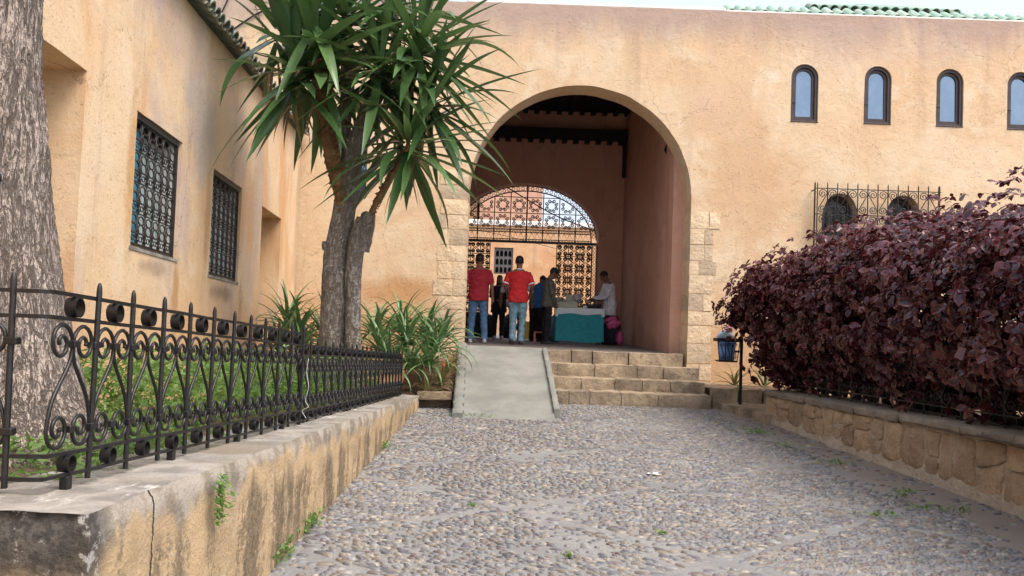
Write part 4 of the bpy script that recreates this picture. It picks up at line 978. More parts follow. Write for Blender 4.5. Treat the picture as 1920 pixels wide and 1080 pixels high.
# ------------------------------------------------------------------ GREY BARK TREE (left edge)
tr=thing('grey_bark_tree','thick grey trunk with furrowed bark at the left edge behind the fence','tree',(-2.46,3.9,.75))
def big_trunk():
    V=[];F=[]; N=230; S=190
    for j in range(N+1):
        z=.66+4.6*j/N; h=z-.66
        cx=-2.47+.02*math.sin(z*1.5)-.035*(z-1.5); cy=3.9+.02*math.sin(z)
        r=.275+.24*math.exp(-h/.42)+.10*math.exp(-h/.14)+(.03*max(0,1.9-h)); r+=.02*math.sin(z*2.1)
        for k in range(S):
            a=2*PI*k/S; ca,sa=math.cos(a),math.sin(a)
            root=1+.12*math.exp(-h/.35)*math.cos(a*5+1)
            p=Vector((ca*r*root,sa*r*root,z))
            q=Vector((ca*9*.3+.18*noise.noise(p*5),sa*9*.3+.18*noise.noise(p*5+Vector((3,3,3))),z*1.5))
            warp=Vector((0,0,.0)); ridg=1-2*abs(noise.noise(Vector((q.x*5,q.y*5,q.z*2.6))))
            r2=1-2*abs(noise.noise(Vector((q.x*11,q.y*11,q.z*6))))
            d=.013*ridg+.006*r2+.018*noise.noise(p*2.2)+.003*noise.noise(p*60)
            V.append((cx+p.x+ca*d,cy+p.y+sa*d,z))
    for j in range(N):
        for k in range(S): F.append((j*S+k,j*S+(k+1)%S,(j+1)*S+(k+1)%S,(j+1)*S+k))
    return mesh(V,F,M['bark'],True)
obj('trunk',big_trunk(),tr)
for (p,r_) in (((-2.27,3.70,1.93),.03),((-2.42,3.655,2.2),.025),((-2.35,3.65,1.6),.02)):
    mb=MB(); mb.ball(p,r_,r_,r_,10); mb.build('knot',M['wood_dark'],tr,True)
for i,(a,b,r_) in enumerate((((-2.6,3.9,5.0),(-4.4,3.0,7.2),.17),((-2.6,3.9,5.0),(-2.9,1.6,7.6),.16),((-2.6,3.9,4.9),(-5.2,4.6,7.0),.14))):
    a=Vector(a);b=Vector(b); obj('limb',trunk_mesh([a-Vector((0,0,.4)),a+Vector((0,0,.25)),a.lerp(b,.5)+Vector((.1,0,.15)),b],[.22,r_*1.1,r_*.7,.04],M['bark'],.05,16,.02,0,i),tr)
def leaf_cloud(n,fn,size,mat,asp=.45,fold=.2):
    """n small leaves in one mesh; fn(i) -> (point, direction, scale)"""
    base=np.array([(0,0,0),(.5,.5*asp,fold*.2),(1,0,0),(.5,-.5*asp,fold*.2)]); Vs=np.zeros((n,4,3)); cl=np.zeros((n,4,3))
    for i in range(n):
        p,d,s=fn(i); d=Vector(d).normalized(); side=d.cross(Vector((rng.normal(0,.4),rng.normal(0,.4),1))).normalized(); up=side.cross(d)
        A=np.array([d,side,up]); Vs[i]=np.array(p)+(base*s*size)@A; cl[i,:,1]=rng.random()
    F_=[(i*4,i*4+1,i*4+2,i*4+3) for i in range(n)]
    me=mesh(Vs.reshape(-1,3),F_,mat,True); set_col(me,cl.reshape(-1,3),'lv'); return me
def crown_fn(i):
    c=[(-4.3,3.1,7.5,1.5),(-2.9,1.5,8.0,1.5),(-5.2,4.5,7.4,1.4),(-3.8,2.4,8.4,1.3)][i%4]; v=rng.standard_normal(3); v/=np.linalg.norm(v); r=c[3]*rng.uniform(.45,1.0)*(1+.3*noise.noise(Vector(v*2.5)))
    p=np.array(c[:3])+v*r*np.array([1,1,.65]); return p,Vector(v)+Vector((0,0,-.4)),rng.uniform(.7,1.3)
o=obj('crown',leaf_cloud(2600,crown_fn,.16,M['darkgreen']),tr); o['kind']='stuff'
# ================================================================== PURPLE HEDGE
hedge=thing('purple_hedge','dense hedge with dark purple red leaves above the right planter wall','hedge',(4.2,8.5,.6))
def hz(Y,top):
    if top:
        z=2.42+.025*(11.5-Y) if Y>8.5 else 2.495-.02*(8.5-Y)
        if Y>10.8: z-=.55*((Y-10.8)/1.75)**1.6
        return z
    return .66
def hsurf(Y,ph,dep):
    c=1.0 if Y<11.4 else math.sqrt(max(0,1-((Y-11.4)/1.15)**2)); c=.30+.70*c if Y<12.5 else .3
    cx=4.42-(.29*max(0,min(1,(Y-9)/3.2))); a=(.98+.03*(Y-8)*(1 if Y>8 else .3))*c
    zb,zt=hz(Y,0),hz(Y,1); zc=(zb+zt)/2; b=(zt-zb)/2*(.45+.55*c)
    co,si=math.cos(ph),math.sin(ph); q=.72
    dx=abs(co)**q*(1 if co>0 else -1); dz=abs(si)**q*(1 if si>0 else -1)
    p=Vector((cx+dx*a,Y,zc+dz*b)); nrm_=Vector((dx/a,(.9 if Y>11.6 else 0)*(Y-11.4),dz/b*.9)).normalized()
    lump=.26*noise.noise(p*1.15)+.15*noise.noise(p*2.9+Vector((4,1,2)))
    low_=max(0,(1.25-p.z)/.6) if Y<10.5 else max(0,(1.0-p.z)/.6)
    if co<0: p.x+=.55*min(1,low_)*(1 if Y<11 else .5)+(.34*min(1,max(0,(1.45-p.z)/.25)) if Y>11.2 else 0)
    return p+nrm_*(lump-dep), nrm_
def oval(seed):
    n=10; r_=random.Random(seed); cup=r_.uniform(-.15,.38); V=[(.45,0,0.02)]
    for k in range(n):
        a=2*PI*k/n; x=.5-.5*math.cos(a); y=.35*math.sin(a)*(1.12-.25*x); j=r_.uniform(.93,1.05)
        V.append((x*j,y*j,cup*(abs(y)*2.2)**1.4-r_.uniform(.10,.34)*x*x+r_.uniform(-.02,.02)))
    V.insert(1,(.5,0,-.03))
    V=[V[0]]+V[2:]
    F=[(0,1+k,1+(k+1)%n) for k in range(n)]
    return np.array(V),F
ovs=[oval(s) for s in range(6)]; oF=np.array(ovs[0][1]); NL=len(ovs[0][0])
clus=[]
for i in range(11500):
    Y=rng.uniform(3.6,12.5) if rng.random()<.8 else rng.uniform(11.0,12.5); u=rng.random()
    ph=rng.uniform(.28*PI,1.38*PI) if rng.random()<.86 else rng.uniform(-PI,PI)
    dep=abs(rng.normal(0,.12)) if rng.random()<.72 else rng.uniform(.15,.75)
    if rng.random()<.08: dep=-rng.uniform(.02,.20)
    p,nn=hsurf(Y,ph,dep); clus.append((p,nn,dep))
# taller sprigs at the right top
for (x,y,Y) in ((1905,330,7.9),(1890,345,8.0),(1850,372,8.3),(1915,318,7.8),(1820,385,8.6),(1760,398,9.1),(1700,402,9.6),(1440,497,11.9),(1410,512,12.1),(1424,490,12.0),(1480,470,11.5),(1375,575,12.4),(1352,600,12.45),(1360,590,12.4),(1368,620,12.4),(1845,380,8.2),(1870,360,8.1)):
    for q in range(3): clus.append((at(x,y,Y)+Vector((rng.normal(0,.05),rng.normal(0,.1),rng.normal(-.03,.05))),Vector((-.2,-.1,1)).normalized(),0))
lv=[]
for p,nn,dep in clus:
    ax=(nn+Vector((rng.normal(0,.28),rng.normal(0,.28)-.1,.35+rng.normal(0,.2)))).normalized(); t1=ax.orthogonal().normalized(); t2=ax.cross(t1); a0=rng.uniform(0,6)
    for k in range(int(rng.integers(4,7))):
        an=a0+k*2.4; op=rng.uniform(.75,1.45); d=(ax*math.cos(op)+(t1*math.cos(an)+t2*math.sin(an))*math.sin(op)); d.z-=.55; d.normalize()
        up=(ax-d*ax.dot(d)); up=up.normalized() if up.length>.05 else d.orthogonal().normalized()
        rl=rng.normal(0,.35); up=(Matrix.Rotation(rl,3,d)@up); side=up.cross(d)
        s=min(.115,.060*math.exp(rng.normal(0,.30)))*(.85 if dep>.2 else 1); q=p+d*.02*k/4
        lv.append((q,d,side,up,s,dep,nn.z))
cp=Vector((0,0,CAM_H))
def score(l):
    v=l[0]-cp; 
    if abs(v.x/v.y)>.6 or v.y<4: return 1e9
    return v.length/l[4]*(1+4*max(0,l[5]))-1.5*abs(l[3].dot(v.normalized()))
order=sorted(range(len(lv)),key=lambda i:score(lv[i])); top300=set(order[:300])
leafmes=[]
for v,f in ovs:
    me=mesh(v,[tuple(x) for x in f],M['purple'],True); c_=np.zeros((NL,3)); c_[1:,0]=1; set_col(me,c_,'lv'); leafmes.append(me)
HV=[];HF=[];HC=[];k=0
for i,(q,d,side,up,s,dep,nnz) in enumerate(lv):
    vi=i%6
    if i in top300:
        Mx=Matrix((( d.x*s,side.x*s,up.x*s,q.x),(d.y*s,side.y*s,up.y*s,q.y),(d.z*s,side.z*s,up.z*s,q.z),(0,0,0,1))); obj('leaf',leafmes[vi],hedge,Mx)
    else:
        A=np.array([d,side,up]); HV.append(np.array(q)+(ovs[vi][0]*s)@A); HF.append(oF+k*NL); c_=np.zeros((NL,3)); c_[1:,0]=1; c_[:,1]=rng.random()*(1.0 if (dep<.10 and nnz>.35) else (.55 if dep<.03 else .22)); HC.append(c_); k+=1  # young top leaves redder; shade of front and inner leaves put into colour
def tri_mesh(V,F,mat):
    me=bpy.data.meshes.new('m'); me.vertices.add(len(V)); me.vertices.foreach_set('co',V.ravel()); me.loops.add(F.size); me.loops.foreach_set('vertex_index',F.ravel().astype(np.int32))
    me.polygons.add(len(F)); me.polygons.foreach_set('loop_start',np.arange(0,F.size,3,dtype=np.int32)); me.polygons.foreach_set('loop_total',np.full(len(F),3,dtype=np.int32))
    me.update(calc_edges=True); me.polygons.foreach_set('use_smooth',[True]*len(F)); me.materials.append(mat); return me
def core_fn(i):
    Y=rng.uniform(3.8,12.1); zt=hz(Y,1)-.2; z=rng.uniform(.68,max(.9,zt)); x=4.42-(.29*max(0,min(1,(Y-9)/3.2)))+rng.normal(0,.25); return (x,Y,z),Vector((rng.normal(),rng.normal(),rng.normal(-.3,.6))),rng.uniform(.7,1.4)
oc=obj('inner_foliage',leaf_cloud(12000,core_fn,.13,M['purple'],.7),hedge); oc['kind']='stuff'
me=tri_mesh(np.concatenate(HV),np.concatenate(HF),M['purple']); set_col(me,np.concatenate(HC),'lv'); o=obj('foliage',me,hedge); o['kind']='stuff'
random.seed(9)
for i in range(16):
    Y=4.6+i*.47+random.uniform(-.1,.1); x=4.35+random.uniform(-.25,.25)-(.3 if Y>10.5 else 0); z0=rtop(Y)-.08
    for q in range(3):
        mb=MB(); b=Vector((x,Y,z0)); e=b+Vector((random.uniform(-.6,.4),random.uniform(-.4,.4),random.uniform(.9,1.5)))
        mb.tube(smooth_path([b,b.lerp(e,.35)+Vector((random.uniform(-.1,.1),0,0)),b.lerp(e,.7),e],4),[.028-.0016*k for k in range(13)],6); mb.build('stem',M['stem'],hedge,True)

# ================================================================== LOW GREEN PLANTS behind the left fence
def cover_fn(i):
    Y=2.9+7.6*rng.random()**.8; x=rng.uniform(-2.75,-1.55)
    if (x+2.47)**2+(Y-3.9)**2<.42**2: Y+=.9
    hmax=.30+.22*noise.noise(Vector((x*2.2,Y*1.6,3)))+(.16 if Y>4.4 else -.16); z=ltop(Y)-.03+rng.random()**.8*max(.05,hmax)
    return (x,Y,z),Vector((rng.normal(),rng.normal(),.35+rng.normal(0,.5))),rng.uniform(.6,1.4)
o=obj('green_ground_cover',leaf_cloud(15000,cover_fn,.062,M['green'],.36)); tag(o,'leafy bright green ground cover growing behind the left fence','plants',kind='stuff')
def weed(c,n,spread,h,label,size=.035,vert=False,lx_=None,name='weed'):
    c=Vector(c)
    def fn(i):
        u=rng.normal(0,1); 
        if vert: p=(c.x+abs(rng.normal(0,.025))+.01,c.y+rng.normal(0,spread*.3)*(1.1-.5*(i/n)),c.z-h*(i/n)); d=Vector((.6,rng.normal(0,.6),rng.normal(-.4,.5)))
        else:
            e=lx_ or 1.0; p=(c.x+rng.normal(0,spread*.45)*e,c.y+rng.normal(0,spread*.45)/e,c.z+rng.random()*h); d=Vector((rng.normal(),rng.normal(),.8))
        return p,d,rng.uniform(.6,1.4)
    o=obj(name,leaf_cloud(n,fn,size,M['green'],.55)); tag(o,label,'weed',kind='stuff'); return o
def gxy(x,y):
    d=ray(x,y); t=-CAM_H/(d.z-.012*d.y); p=Vector((0,0,CAM_H))+d*t; return (p.x,p.y,ground_z(p.y)+.004)
p=at(395,895,2.45); d_=ray(400,888); t_=(-1.172)/d_.x; p=Vector((0,0,CAM_H))+d_*t_
weed((p.x,p.y,p.z),150,.10,.19,'green weed hanging from a crack in the left planter wall',.028,True)
for (x,y,n,s,h,e,lab) in ((555,1005,170,.14,.09,.55,'clump of bright green weeds at the foot of the left planter wall'),(525,1050,130,.11,.08,.55,'nearest green weed at the left wall foot, at the bottom edge'),(582,990,110,.12,.08,.55,'green weed at the left wall foot just beyond the nearest clump'),
    (722,842,60,.12,.07,.7,'tiny weed at the middle of the left wall foot'),(1415,815,140,.18,.05,1.5,'flat green weed patch in the joint near the far right planter corner'),(1568,872,60,.16,.04,1.5,'small weed on the paving below the right wall'),
    (1700,932,50,.10,.05,1.2,'small dark weed standing on the right paving'),(1760,958,80,.18,.03,1.8,'thin line of weeds in the right paving joint'),(1655,970,50,.12,.02,1.6,'flat weed patch on the right paving, close to the viewer'),(1240,1003,16,.04,.015,1.4,'little weed tuft in the paving, right of centre foreground'),
    (885,952,16,.035,.015,1.3,'little weed tuft on the paving, left of centre'),(1068,1048,14,.03,.015,1.3,'lone weed tuft in the centre foreground paving'),(1040,775,70,.12,.05,1.0,'green weed at the right foot of the ramp'),(880,782,60,.16,.03,2.0,'thin moss line along the front edge of the ramp'),(1475,840,60,.16,.05,1.2,'dry weed at the foot of the right wall, far part')):
    c=gxy(x,y); weed(c,n,s,h,lab,.030,lx_=e)
# paper scrap
mb=MB(); c=gxy(1215,893); mb.grid(lambda u,v:(c[0]+.09*u,c[1]+.06*v,c[2]+.018+.006*math.sin(u*5+v*3)),4,3); tag(mb.build('paper_scrap',M['white'],None),'small white paper scrap lying on the cobbles','litter')

# ================================================================== LITTER BIN
binr=thing('litter_bin','black scrollwork litter basket with blue liner on a post by the right pier','litter bin',(3.38,12.5,.25))
BYc=12.62; bx=3.20
mb=MB(); mb.cbox(3.365,3.405,12.48,12.52,.16,1.55,.004); mb.build('post',M['iron'],binr)
mb=MB()
def binring(z,w,dd,r=.010): mb.tube([(bx-w,BYc-dd,z),(bx+w,BYc-dd,z),(bx+w,BYc+dd,z),(bx-w,BYc+dd,z)],r,4,True)
mb.cbox(bx-.17,bx+.17,BYc-.138,BYc-.118,1.155,1.205,.003); mb.cbox(bx-.17,bx+.17,BYc+.118,BYc+.138,1.155,1.205,.003); mb.cbox(bx-.17,bx-.15,BYc-.117,BYc+.117,1.155,1.205,.003); mb.cbox(bx+.15,bx+.17,BYc-.117,BYc+.117,1.155,1.205,.003)
binring(.868,.128,.10,.016); mb.build('basket_frame',M['iron'],binr)
for k in range(4):
    t=k/3*2-1; mb=MB(); mb.tube([(bx+t*.128,BYc-.108,.87),(bx+t*.158,BYc-.13,1.16)],.007,4); mb.build('basket_bar',M['iron'],binr)
for k in range(3):
    cxk=(k-1)*.098; mb=MB()
    s1_=spiral(cxk+.0,1.11,.030,.006,PI,1.3,16,-1); s2_=spiral(cxk,.93,.030,.006,0,1.3,16,-1)
    pts=[(bx+x*(.86+.5*(y-.87)),BYc-.112-.075*(y-.87),y) for x,y in s1_[::-1]]+[(bx+x*(.86+.5*(y-.87)),BYc-.112-.075*(y-.87),y) for x,y in s2_]
    mb.tube(pts,.006,4); mb.build('scroll',M['iron'],binr,True)
mb=MB(); mb.loft([(bx,BYc,.885,.11,.085),(bx,BYc,1.0,.125,.098),(bx,BYc,1.17,.143,.112)],20); mb.build('liner',plain('blue_liner',(.16,.30,.62),.45,.15,10),binr,True)
mb=MB(); mb.box(3.30,3.37,12.53,12.60,1.0,1.03); mb.build('bracket',M['iron'],binr)
def crumple(c,rx_,ry_,rz_,seed,n=18):
    mb=MB(); mb.ball((0,0,0),rx_,ry_,rz_,n)
    for i,v in enumerate(mb.V):
        k=1+.45*noise.noise(Vector(v)*(1.6/max(rx_,.05))+Vector((seed,seed*2,0)))+.25*noise.noise(Vector(v)*(4.2/max(rx_,.05))+Vector((seed,1,5))); mb.V[i]=Vector(c)+Vector(v)*k
    return mb
tag(crumple((bx-.02,BYc,1.24),.12,.09,.075,3).build('plastic_bag',plain('pale_blue_plastic',(.50,.72,.85),.35,.15,9),None,True),'pale blue plastic bag stuffed into the litter basket','plastic bag')
tag(crumple((bx+.03,BYc+.03,1.33),.06,.05,.06,6).build('pink_wrapper',plain('pink_plastic',(.80,.35,.42),.4,.15,9),None,True),'pink wrapper on top of the litter basket','wrapper')
mb=MB(); mb.tube([(bx-.06,BYc-.03,1.18),(bx-.09,BYc-.04,1.38),(bx-.135,BYc-.03,1.56)],[.006,.005,.003],5); tag(mb.build('dry_stick',M['stem'],None),'thin dry stick poking out of the litter basket','stick')

# ================================================================== RIGHT WINDOW GRILLE on the gatehouse
wg=thing('window_grille','projecting black scroll grille over the two pointed windows above the hedge','window grille',(5.8,FY-.15,2.3))
gx0,gx1,gz0,gz1=4.845,6.79,2.32,3.645; gy=FY-.17; nbar=12; cw=(gx1-gx0)/nbar
for k in range(nbar+1):
    x=gx0+k*cw; mb=MB(); mb.tube([(x,gy,gz0),(x,gy,gz1+.07),(x,gy,gz1+.10)],[.009,.009,.003],6); mb.build('bar',M['iron'],wg)
for x in (gx0-.03,gx1+.03):
    mb=MB(); mb.tube([(x,gy+.03,gz0),(x,gy+.03,gz1+.08),(x,gy+.03,gz1+.11)],[.013,.013,.003],6); mb.build('bar',M['iron'],wg)
    for z in (gz0+.1,2.9,gz1-.02): mb=MB(); mb.tube([(x,gy+.03,z),(x,FY+.02,z)],.010,5); mb.build('bracket',M['iron'],wg)
for z in (gz0+.03,2.82,3.23,gz1): mb=MB(); mb.tube([(gx0-.04,gy-.004,z),(gx1+.04,gy-.004,z)],.0095,4); mb.build('rail',M['iron'],wg)
def sc_cell(flip):
    mb=MB(); hgt=.41; r=.072
    t=spiral(cw*.5,hgt-r-.012,r,.010,0 if not flip else PI,1.7,26,1 if not flip else -1); b=spiral(cw*.5,r+.012,r*.9,.010,PI if not flip else 0,1.7,26,1 if not flip else -1)
    pts=[(x,0,y) for x,y in t[::-1]]+[(x,0,y) for x,y in b]; mb.tube(pts,.0075,5); return mb.me(M['iron'],True)
sc2=[sc_cell(False),sc_cell(True)]
for i in range(nbar):
    for j,z in enumerate((2.40,2.82,3.235)): obj('scroll',sc2[i%2],wg,T(gx0+i*cw,gy-.012,z))

# ================================================================== INNER GATE
GY=20.28; HZ=3.205
gt=thing('iron_gate','ornate black iron gate with scrolled fan light at the far end of the passage','gate',(.3,GY,PZ))
def inside(x,z,m=.0): return z<=gz or ((x-ga)/(gw-m))**2+((z-gz)/(gb-m))**2<=1
ell=lambda d,n=40:[(ga+(gw-d)*math.cos(PI*k/n),GY,gz+(gb-d)*math.sin(PI*k/n)) for k in range(n+1)]
for d in (.03,.15):
    mb=MB(); mb.tube(ell(d),.016,5); mb.build('arch_rim',M['iron'],gt,True)
mb=MB()
def ringxz(mb,cx,cz,r,tr_=.010,n=9): mb.tube([(cx+r*math.cos(2*PI*k/n),GY,cz+r*math.sin(2*PI*k/n)) for k in range(n)],tr_,4,True)
for k in range(1,44):
    a=PI*k/44; x=ga+(gw-.09)*math.cos(a); z=gz+(gb-.09)*math.sin(a); ringxz(mb,x,z,.036)
mb.build('rim_rings',M['iron'],gt,True)
mb=MB(); mb.cbox(ga-gw+.02,ga+gw-.02,GY-.03,GY+.03,HZ-.03,HZ+.03,.006); mb.build('transom',M['iron'],gt)
cwf=.388
for k in range(-4,5):
    x=ga+k*cwf; zt=gz+(gb-.15)*math.sqrt(max(0,1-(k*cwf/(gw-.15))**2)); mb=MB(); mb.tube([(x,GY,HZ+.03),(x,GY,zt+(.14 if k==0 else 0))],.020 if k==0 else .013,5); mb.build('mullion',M['iron'],gt)
for z in (3.27,3.43,3.50,3.89,4.27):
    h=(gw-.15)*math.sqrt(max(0,1-(max(0,z-gz)/(gb-.15))**2)); mb=MB(); mb.tube([(ga-h,GY,z),(ga+h,GY,z)],.013,4); mb.build('fan_rail',M['iron'],gt)
mb=MB(); wc=cwf/2
for k in range(8):
    a=2*PI*(k+.5)/8; r=.135; sp=spiral(r*math.cos(a),r*math.sin(a),.046,.008,a+PI*.6*(1 if k%2 else -1),1.35,13,1 if k%2 else -1)
    mb.tube([(wc+x,0,wc+y) for x,y in sp],.014,4)
mb.tube([(wc+.085*math.cos(2*PI*k/12),0,wc+.085*math.sin(2*PI*k/12)) for k in range(12)],.006,4,True); wreath=mb.me(M['iron'],True)
for j,z in enumerate((3.50,3.885)):
    for k in range(-4,4):
        x=ga+k*cwf
        if all(inside(xx,zz,.17) for xx in (x+.03,x+cwf-.03) for zz in (z+.03,z+cwf-.03)): obj('wreath_panel',wreath,gt,T(x,GY,z))
        else:
            mb=MB(); nn_=0
            for q in range(8):
                a=2*PI*(q+.5)/8; r=.135; sp=[(x+wc+u_,z+wc+v_) for u_,v_ in spiral(r*math.cos(a),r*math.sin(a),.046,.008,a+PI*.6*(1 if q%2 else -1),1.35,13,1 if q%2 else -1)]
                if all(inside(u_,v_,.16) for u_,v_ in sp): mb.tube([(u_,GY,v_) for u_,v_ in sp],.014,4); nn_+=1
            for q in range(0):
                for (px_,pz_) in ((x+cwf*(q+.5)/6,z+.05),(x+cwf*(q+.5)/6,z+.2),(x+cwf*(q+.5)/6,z+.33)):
                    if inside(px_,pz_,.2): ringxz(mb,px_,pz_,.030,.009,8); nn_+=1
            if nn_: mb.build('corner_scrolls',M['iron'],gt,True)
for k in range(-4,4):
    x=ga+k*cwf; mb=MB()
    for q in range(3):
        xa=x+cwf*q/3; mb.tube([(xa,GY,3.43),(xa+cwf/6,GY,3.275),(xa+cwf/3,GY,3.43)],.007,4)
    for q in range(5):
        xa=x+cwf*(q+.5)/5
        if inside(xa,3.465,.16): ringxz(mb,xa,3.465,.028,.010,8); ringxz(mb,xa,3.245,.026,.010,8)
    mb.build('zigzag_panel',M['iron'],gt)
def leaf(x0,x1,nc,label):
    lf=MB(); lf.tube([(x0,GY+.01,PZ+.02),(x1,GY+.01,PZ+.02),(x1,GY+.01,HZ-.04),(x0,GY+.01,HZ-.04)],.016,4,True); lo=lf.build('gate_leaf',M['iron'],gt); lo['label']=label
    cw_=(x1-x0)/nc; nr=8; rh=(HZ-.06-PZ)/nr; mb=MB(); r=cw_*.20
    for sx_ in (.25,.75):
        for top in (0,1):
            cz=rh*.25 if not top else rh*.75; sp=spiral(sx_*cw_,cz,r,.008,(PI if sx_<.5 else 0),1.6,15,(1 if (sx_<.5)==(top==1) else -1)*-1); mb.tube([(x,0,y) for x,y in sp],.019,4)
    mb.tube([(cw_*.08,0,rh*.72),(cw_*.5,0,rh*.40),(cw_*.92,0,rh*.72)],.012,4); mb.tube([(cw_*.08,0,rh*.28),(cw_*.5,0,rh*.60),(cw_*.92,0,rh*.28)],.010,4); mb.tube([(0,0,0),(0,0,rh)],.014,4); mb.tube([(0,0,0),(cw_,0,0)],.014,4)
    kp=MB(); kp.cbox(x0+.02,x1-.02,GY+.03,GY+.04,PZ+.03,PZ+.60,.003); kp.build('kick_plate',M['iron'],lo)
    cm=mb.me(M['iron'],True)
    for i in range(nc):
        for j in range(nr): obj('scroll_panel',cm,lo,T(x0+i*cw_,GY+.01,PZ+.03+j*rh))
leaf(ga-gw+.16,-.556,3,'left gate leaf with rows of scrolls'); leaf(1.035,ga+gw-.13,3,'right gate leaf with rows of scrolls')
for x in (ga+gw-.06,ga-gw+.06):
    mb=MB()
    for k in range(26): ringxz(mb,x,PZ+.06+k*.087,.034,.010,8)
    mb.tube([(x-.055,GY,PZ),(x-.055,GY,HZ)],.012,4); mb.tube([(x+.05,GY,PZ),(x+.05,GY,HZ)],.012,4); mb.build('jamb_strip',M['iron'],gt,True)
# ------------------------------------------------------------------ court beyond the gate
fw=thing('court_wall','sunlit peach wall with a small latticed window beyond the gate','wall',(0,27,PZ))
obj('wall',slab(wobble([(-12,.5),(14,.5),(14,4.30),(-12,4.30)],.4,.01),[[(-.60,2.76),(.0,2.76),(.0,3.60),(-.60,3.60)]],.4,lambda u,v,w:Vector((u,27+w,v)),M['court']),fw)
mb=MB(); mb.cbox(-12,14,26.93,27.45,4.303,4.46,.01); mb.build('white_coping',M['strip'],fw)
win=obj('window',slab([(-.598,2.762),(-.002,2.762),(-.002,3.598),(-.598,3.598)],[pointed(-.50+.132*i,.048,2.80+j*.26,2.90+j*.26,2.99+j*.26,5) for i in range(4) for j in range(3)],.05,lambda u,v,w:Vector((u,27.04+w,v)),plain('grey_lattice',(.10,.095,.10),.7)),fw)
mb=MB(); mb.box(-.59,-.01,27.2,27.22,2.77,3.59); mb.build('dark_backing',M['black'],win)  # black sheet standing in for the unlit space behind the lattice
sh=thing('salmon_house','salmon coloured house rising behind the court wall, seen through the fan light','building',(0,33,PZ))
x0=at(900,380,33).x; x1=at(1017,380,33).x
wins=[[(x0+.5+1.05*i,5.1),(x0+.95+1.05*i,5.1),(x0+.95+1.05*i,5.9),(x0+.5+1.05*i,5.9)] for i in range(2)]
obj('wall',slab([(x0,.5),(x1,.5),(x1,6.9),(x0,6.9)],[],.4,lambda u,v,w:Vector((u,33+w,v)),M['salmon']),sh)
for q in []:
    mb=MB(); mb.box(q[0][0]+.002,q[1][0]-.002,33.15,33.2,q[0][1]+.002,q[2][1]-.002); mb.build('window',M['pane'],sh)
mb=MB(); mb.box(x0,x1,33.402,38,.5,6.88); mb.build('body',M['salmon'],sh)
wh=thing('white_house','pale cream house left of the salmon one beyond the gate','building',(-4,34,PZ))
mb=MB(); mb.box(-9,x0-.15,34,40,.5,6.0); mb.build('wall',M['court'],wh)
mb=MB(); mb.cbox(-9.1,x0-.05,33.9,40.1,6.003,6.2,.02); mb.build('parapet',M['strip'],wh)
# cables
def cable(pts,r,label): 
    mb=MB(); mb.tube(smooth_path(pts,6),r,5); tag(mb.build('cable',M['iron'],None,True),label,'cable')
cable([at(930,338,20.9),at(985,372,21.0),at(1050,408,21.2),at(1135,440,21.4)],.016,'black cable sagging diagonally behind the fan light of the gate')
cable([at(900,432,22),at(960,445,22.3),at(1050,468,22.6)],.007,'thin wire crossing below the gate fan light')
cable([at(404,50,FY-.03),at(415,25,FY-.03),at(432,-12,FY-.03)],.013,'short dark pipe rising up the wall above the tiled eave')
cable([at(424,66,FY-.03),at(452,45,FY-.03),at(490,22,FY-.03),at(560,-5,FY-.03)],.015,'dark bent pipe sloping up the wall behind the yucca leaves')
cable([at(446,92,FY-.03),at(470,97,FY-.03),at(505,107,FY-.03),at(550,112,FY-.03)],.013,'lowest dark pipe on the wall above the eave tiles')
cable([at(478,10,FY-.02),at(492,50,FY-.02),at(501,80,FY-.02)],.006,'thin twig like wire hanging on the wall by the pipes')
# ================================================================== PEOPLE
SK={'brown':plain('skin_brown',(.20,.105,.065),.55,.08,20),'tan':plain('skin_tan',(.27,.15,.10),.55,.08,20)}
HAIR=plain('black_hair',(.012,.010,.010),.6,.3,40)
def cloth(name,c,rough=.85,var=.15): return plain(name,c,rough,var,14,0.,.25)
DENIM=cloth('blue_denim',(.07,.16,.30),.9,.3); LDENIM=cloth('light_denim',(.17,.30,.37),.9,.3); BLACKC=cloth('black_cloth',(.014,.014,.017),.9); SHOE=cloth('dark_shoe',(.03,.03,.032),.6); SHOEW=cloth('pale_shoe',(.45,.45,.46),.7)
def limb(mb,pts,rad,n=12):
    """closed tapered tube with rounded ends"""
    P=[Vector(p) for p in pts]; a=(P[0]-P[1]).normalized(); b=(P[-1]-P[-2]).normalized()
    Q=[P[0]+a*rad[0]*.8,P[0]+a*rad[0]*.5]+P+[P[-1]+b*rad[-1]*.5,P[-1]+b*rad[-1]*.8]; r=[rad[0]*.45,rad[0]*.85]+list(rad)+[rad[-1]*.85,rad[-1]*.45]
    mb.tube(Q,r,n)
def hand(mb,wr,d,side,palm_n):
    """palm, four fingers of unequal length with a bend, thumb off the side"""
    d=Vector(d).normalized(); pn=Vector(palm_n); pn=(pn-d*pn.dot(d)).normalized(); s=d.cross(pn)*side; wr=Vector(wr)
    limb(mb,[wr,wr+d*.03,wr+d*.075],[.024,.032,.034],8)
    for k,(o,l) in enumerate(((-.030,.058),(-.010,.072),(.011,.076),(.032,.066))):
        b=wr+d*.080+s*o; limb(mb,[b,b+d*l*.5+pn*.006,b+d*l*.85+pn*.024],[.0098,.009,.0075],6)
    b=wr+d*.030+s*.030; limb(mb,[b,b+d*.025+s*.024+pn*.01,b+d*.055+s*.026+pn*.018],[.012,.011,.009],6)
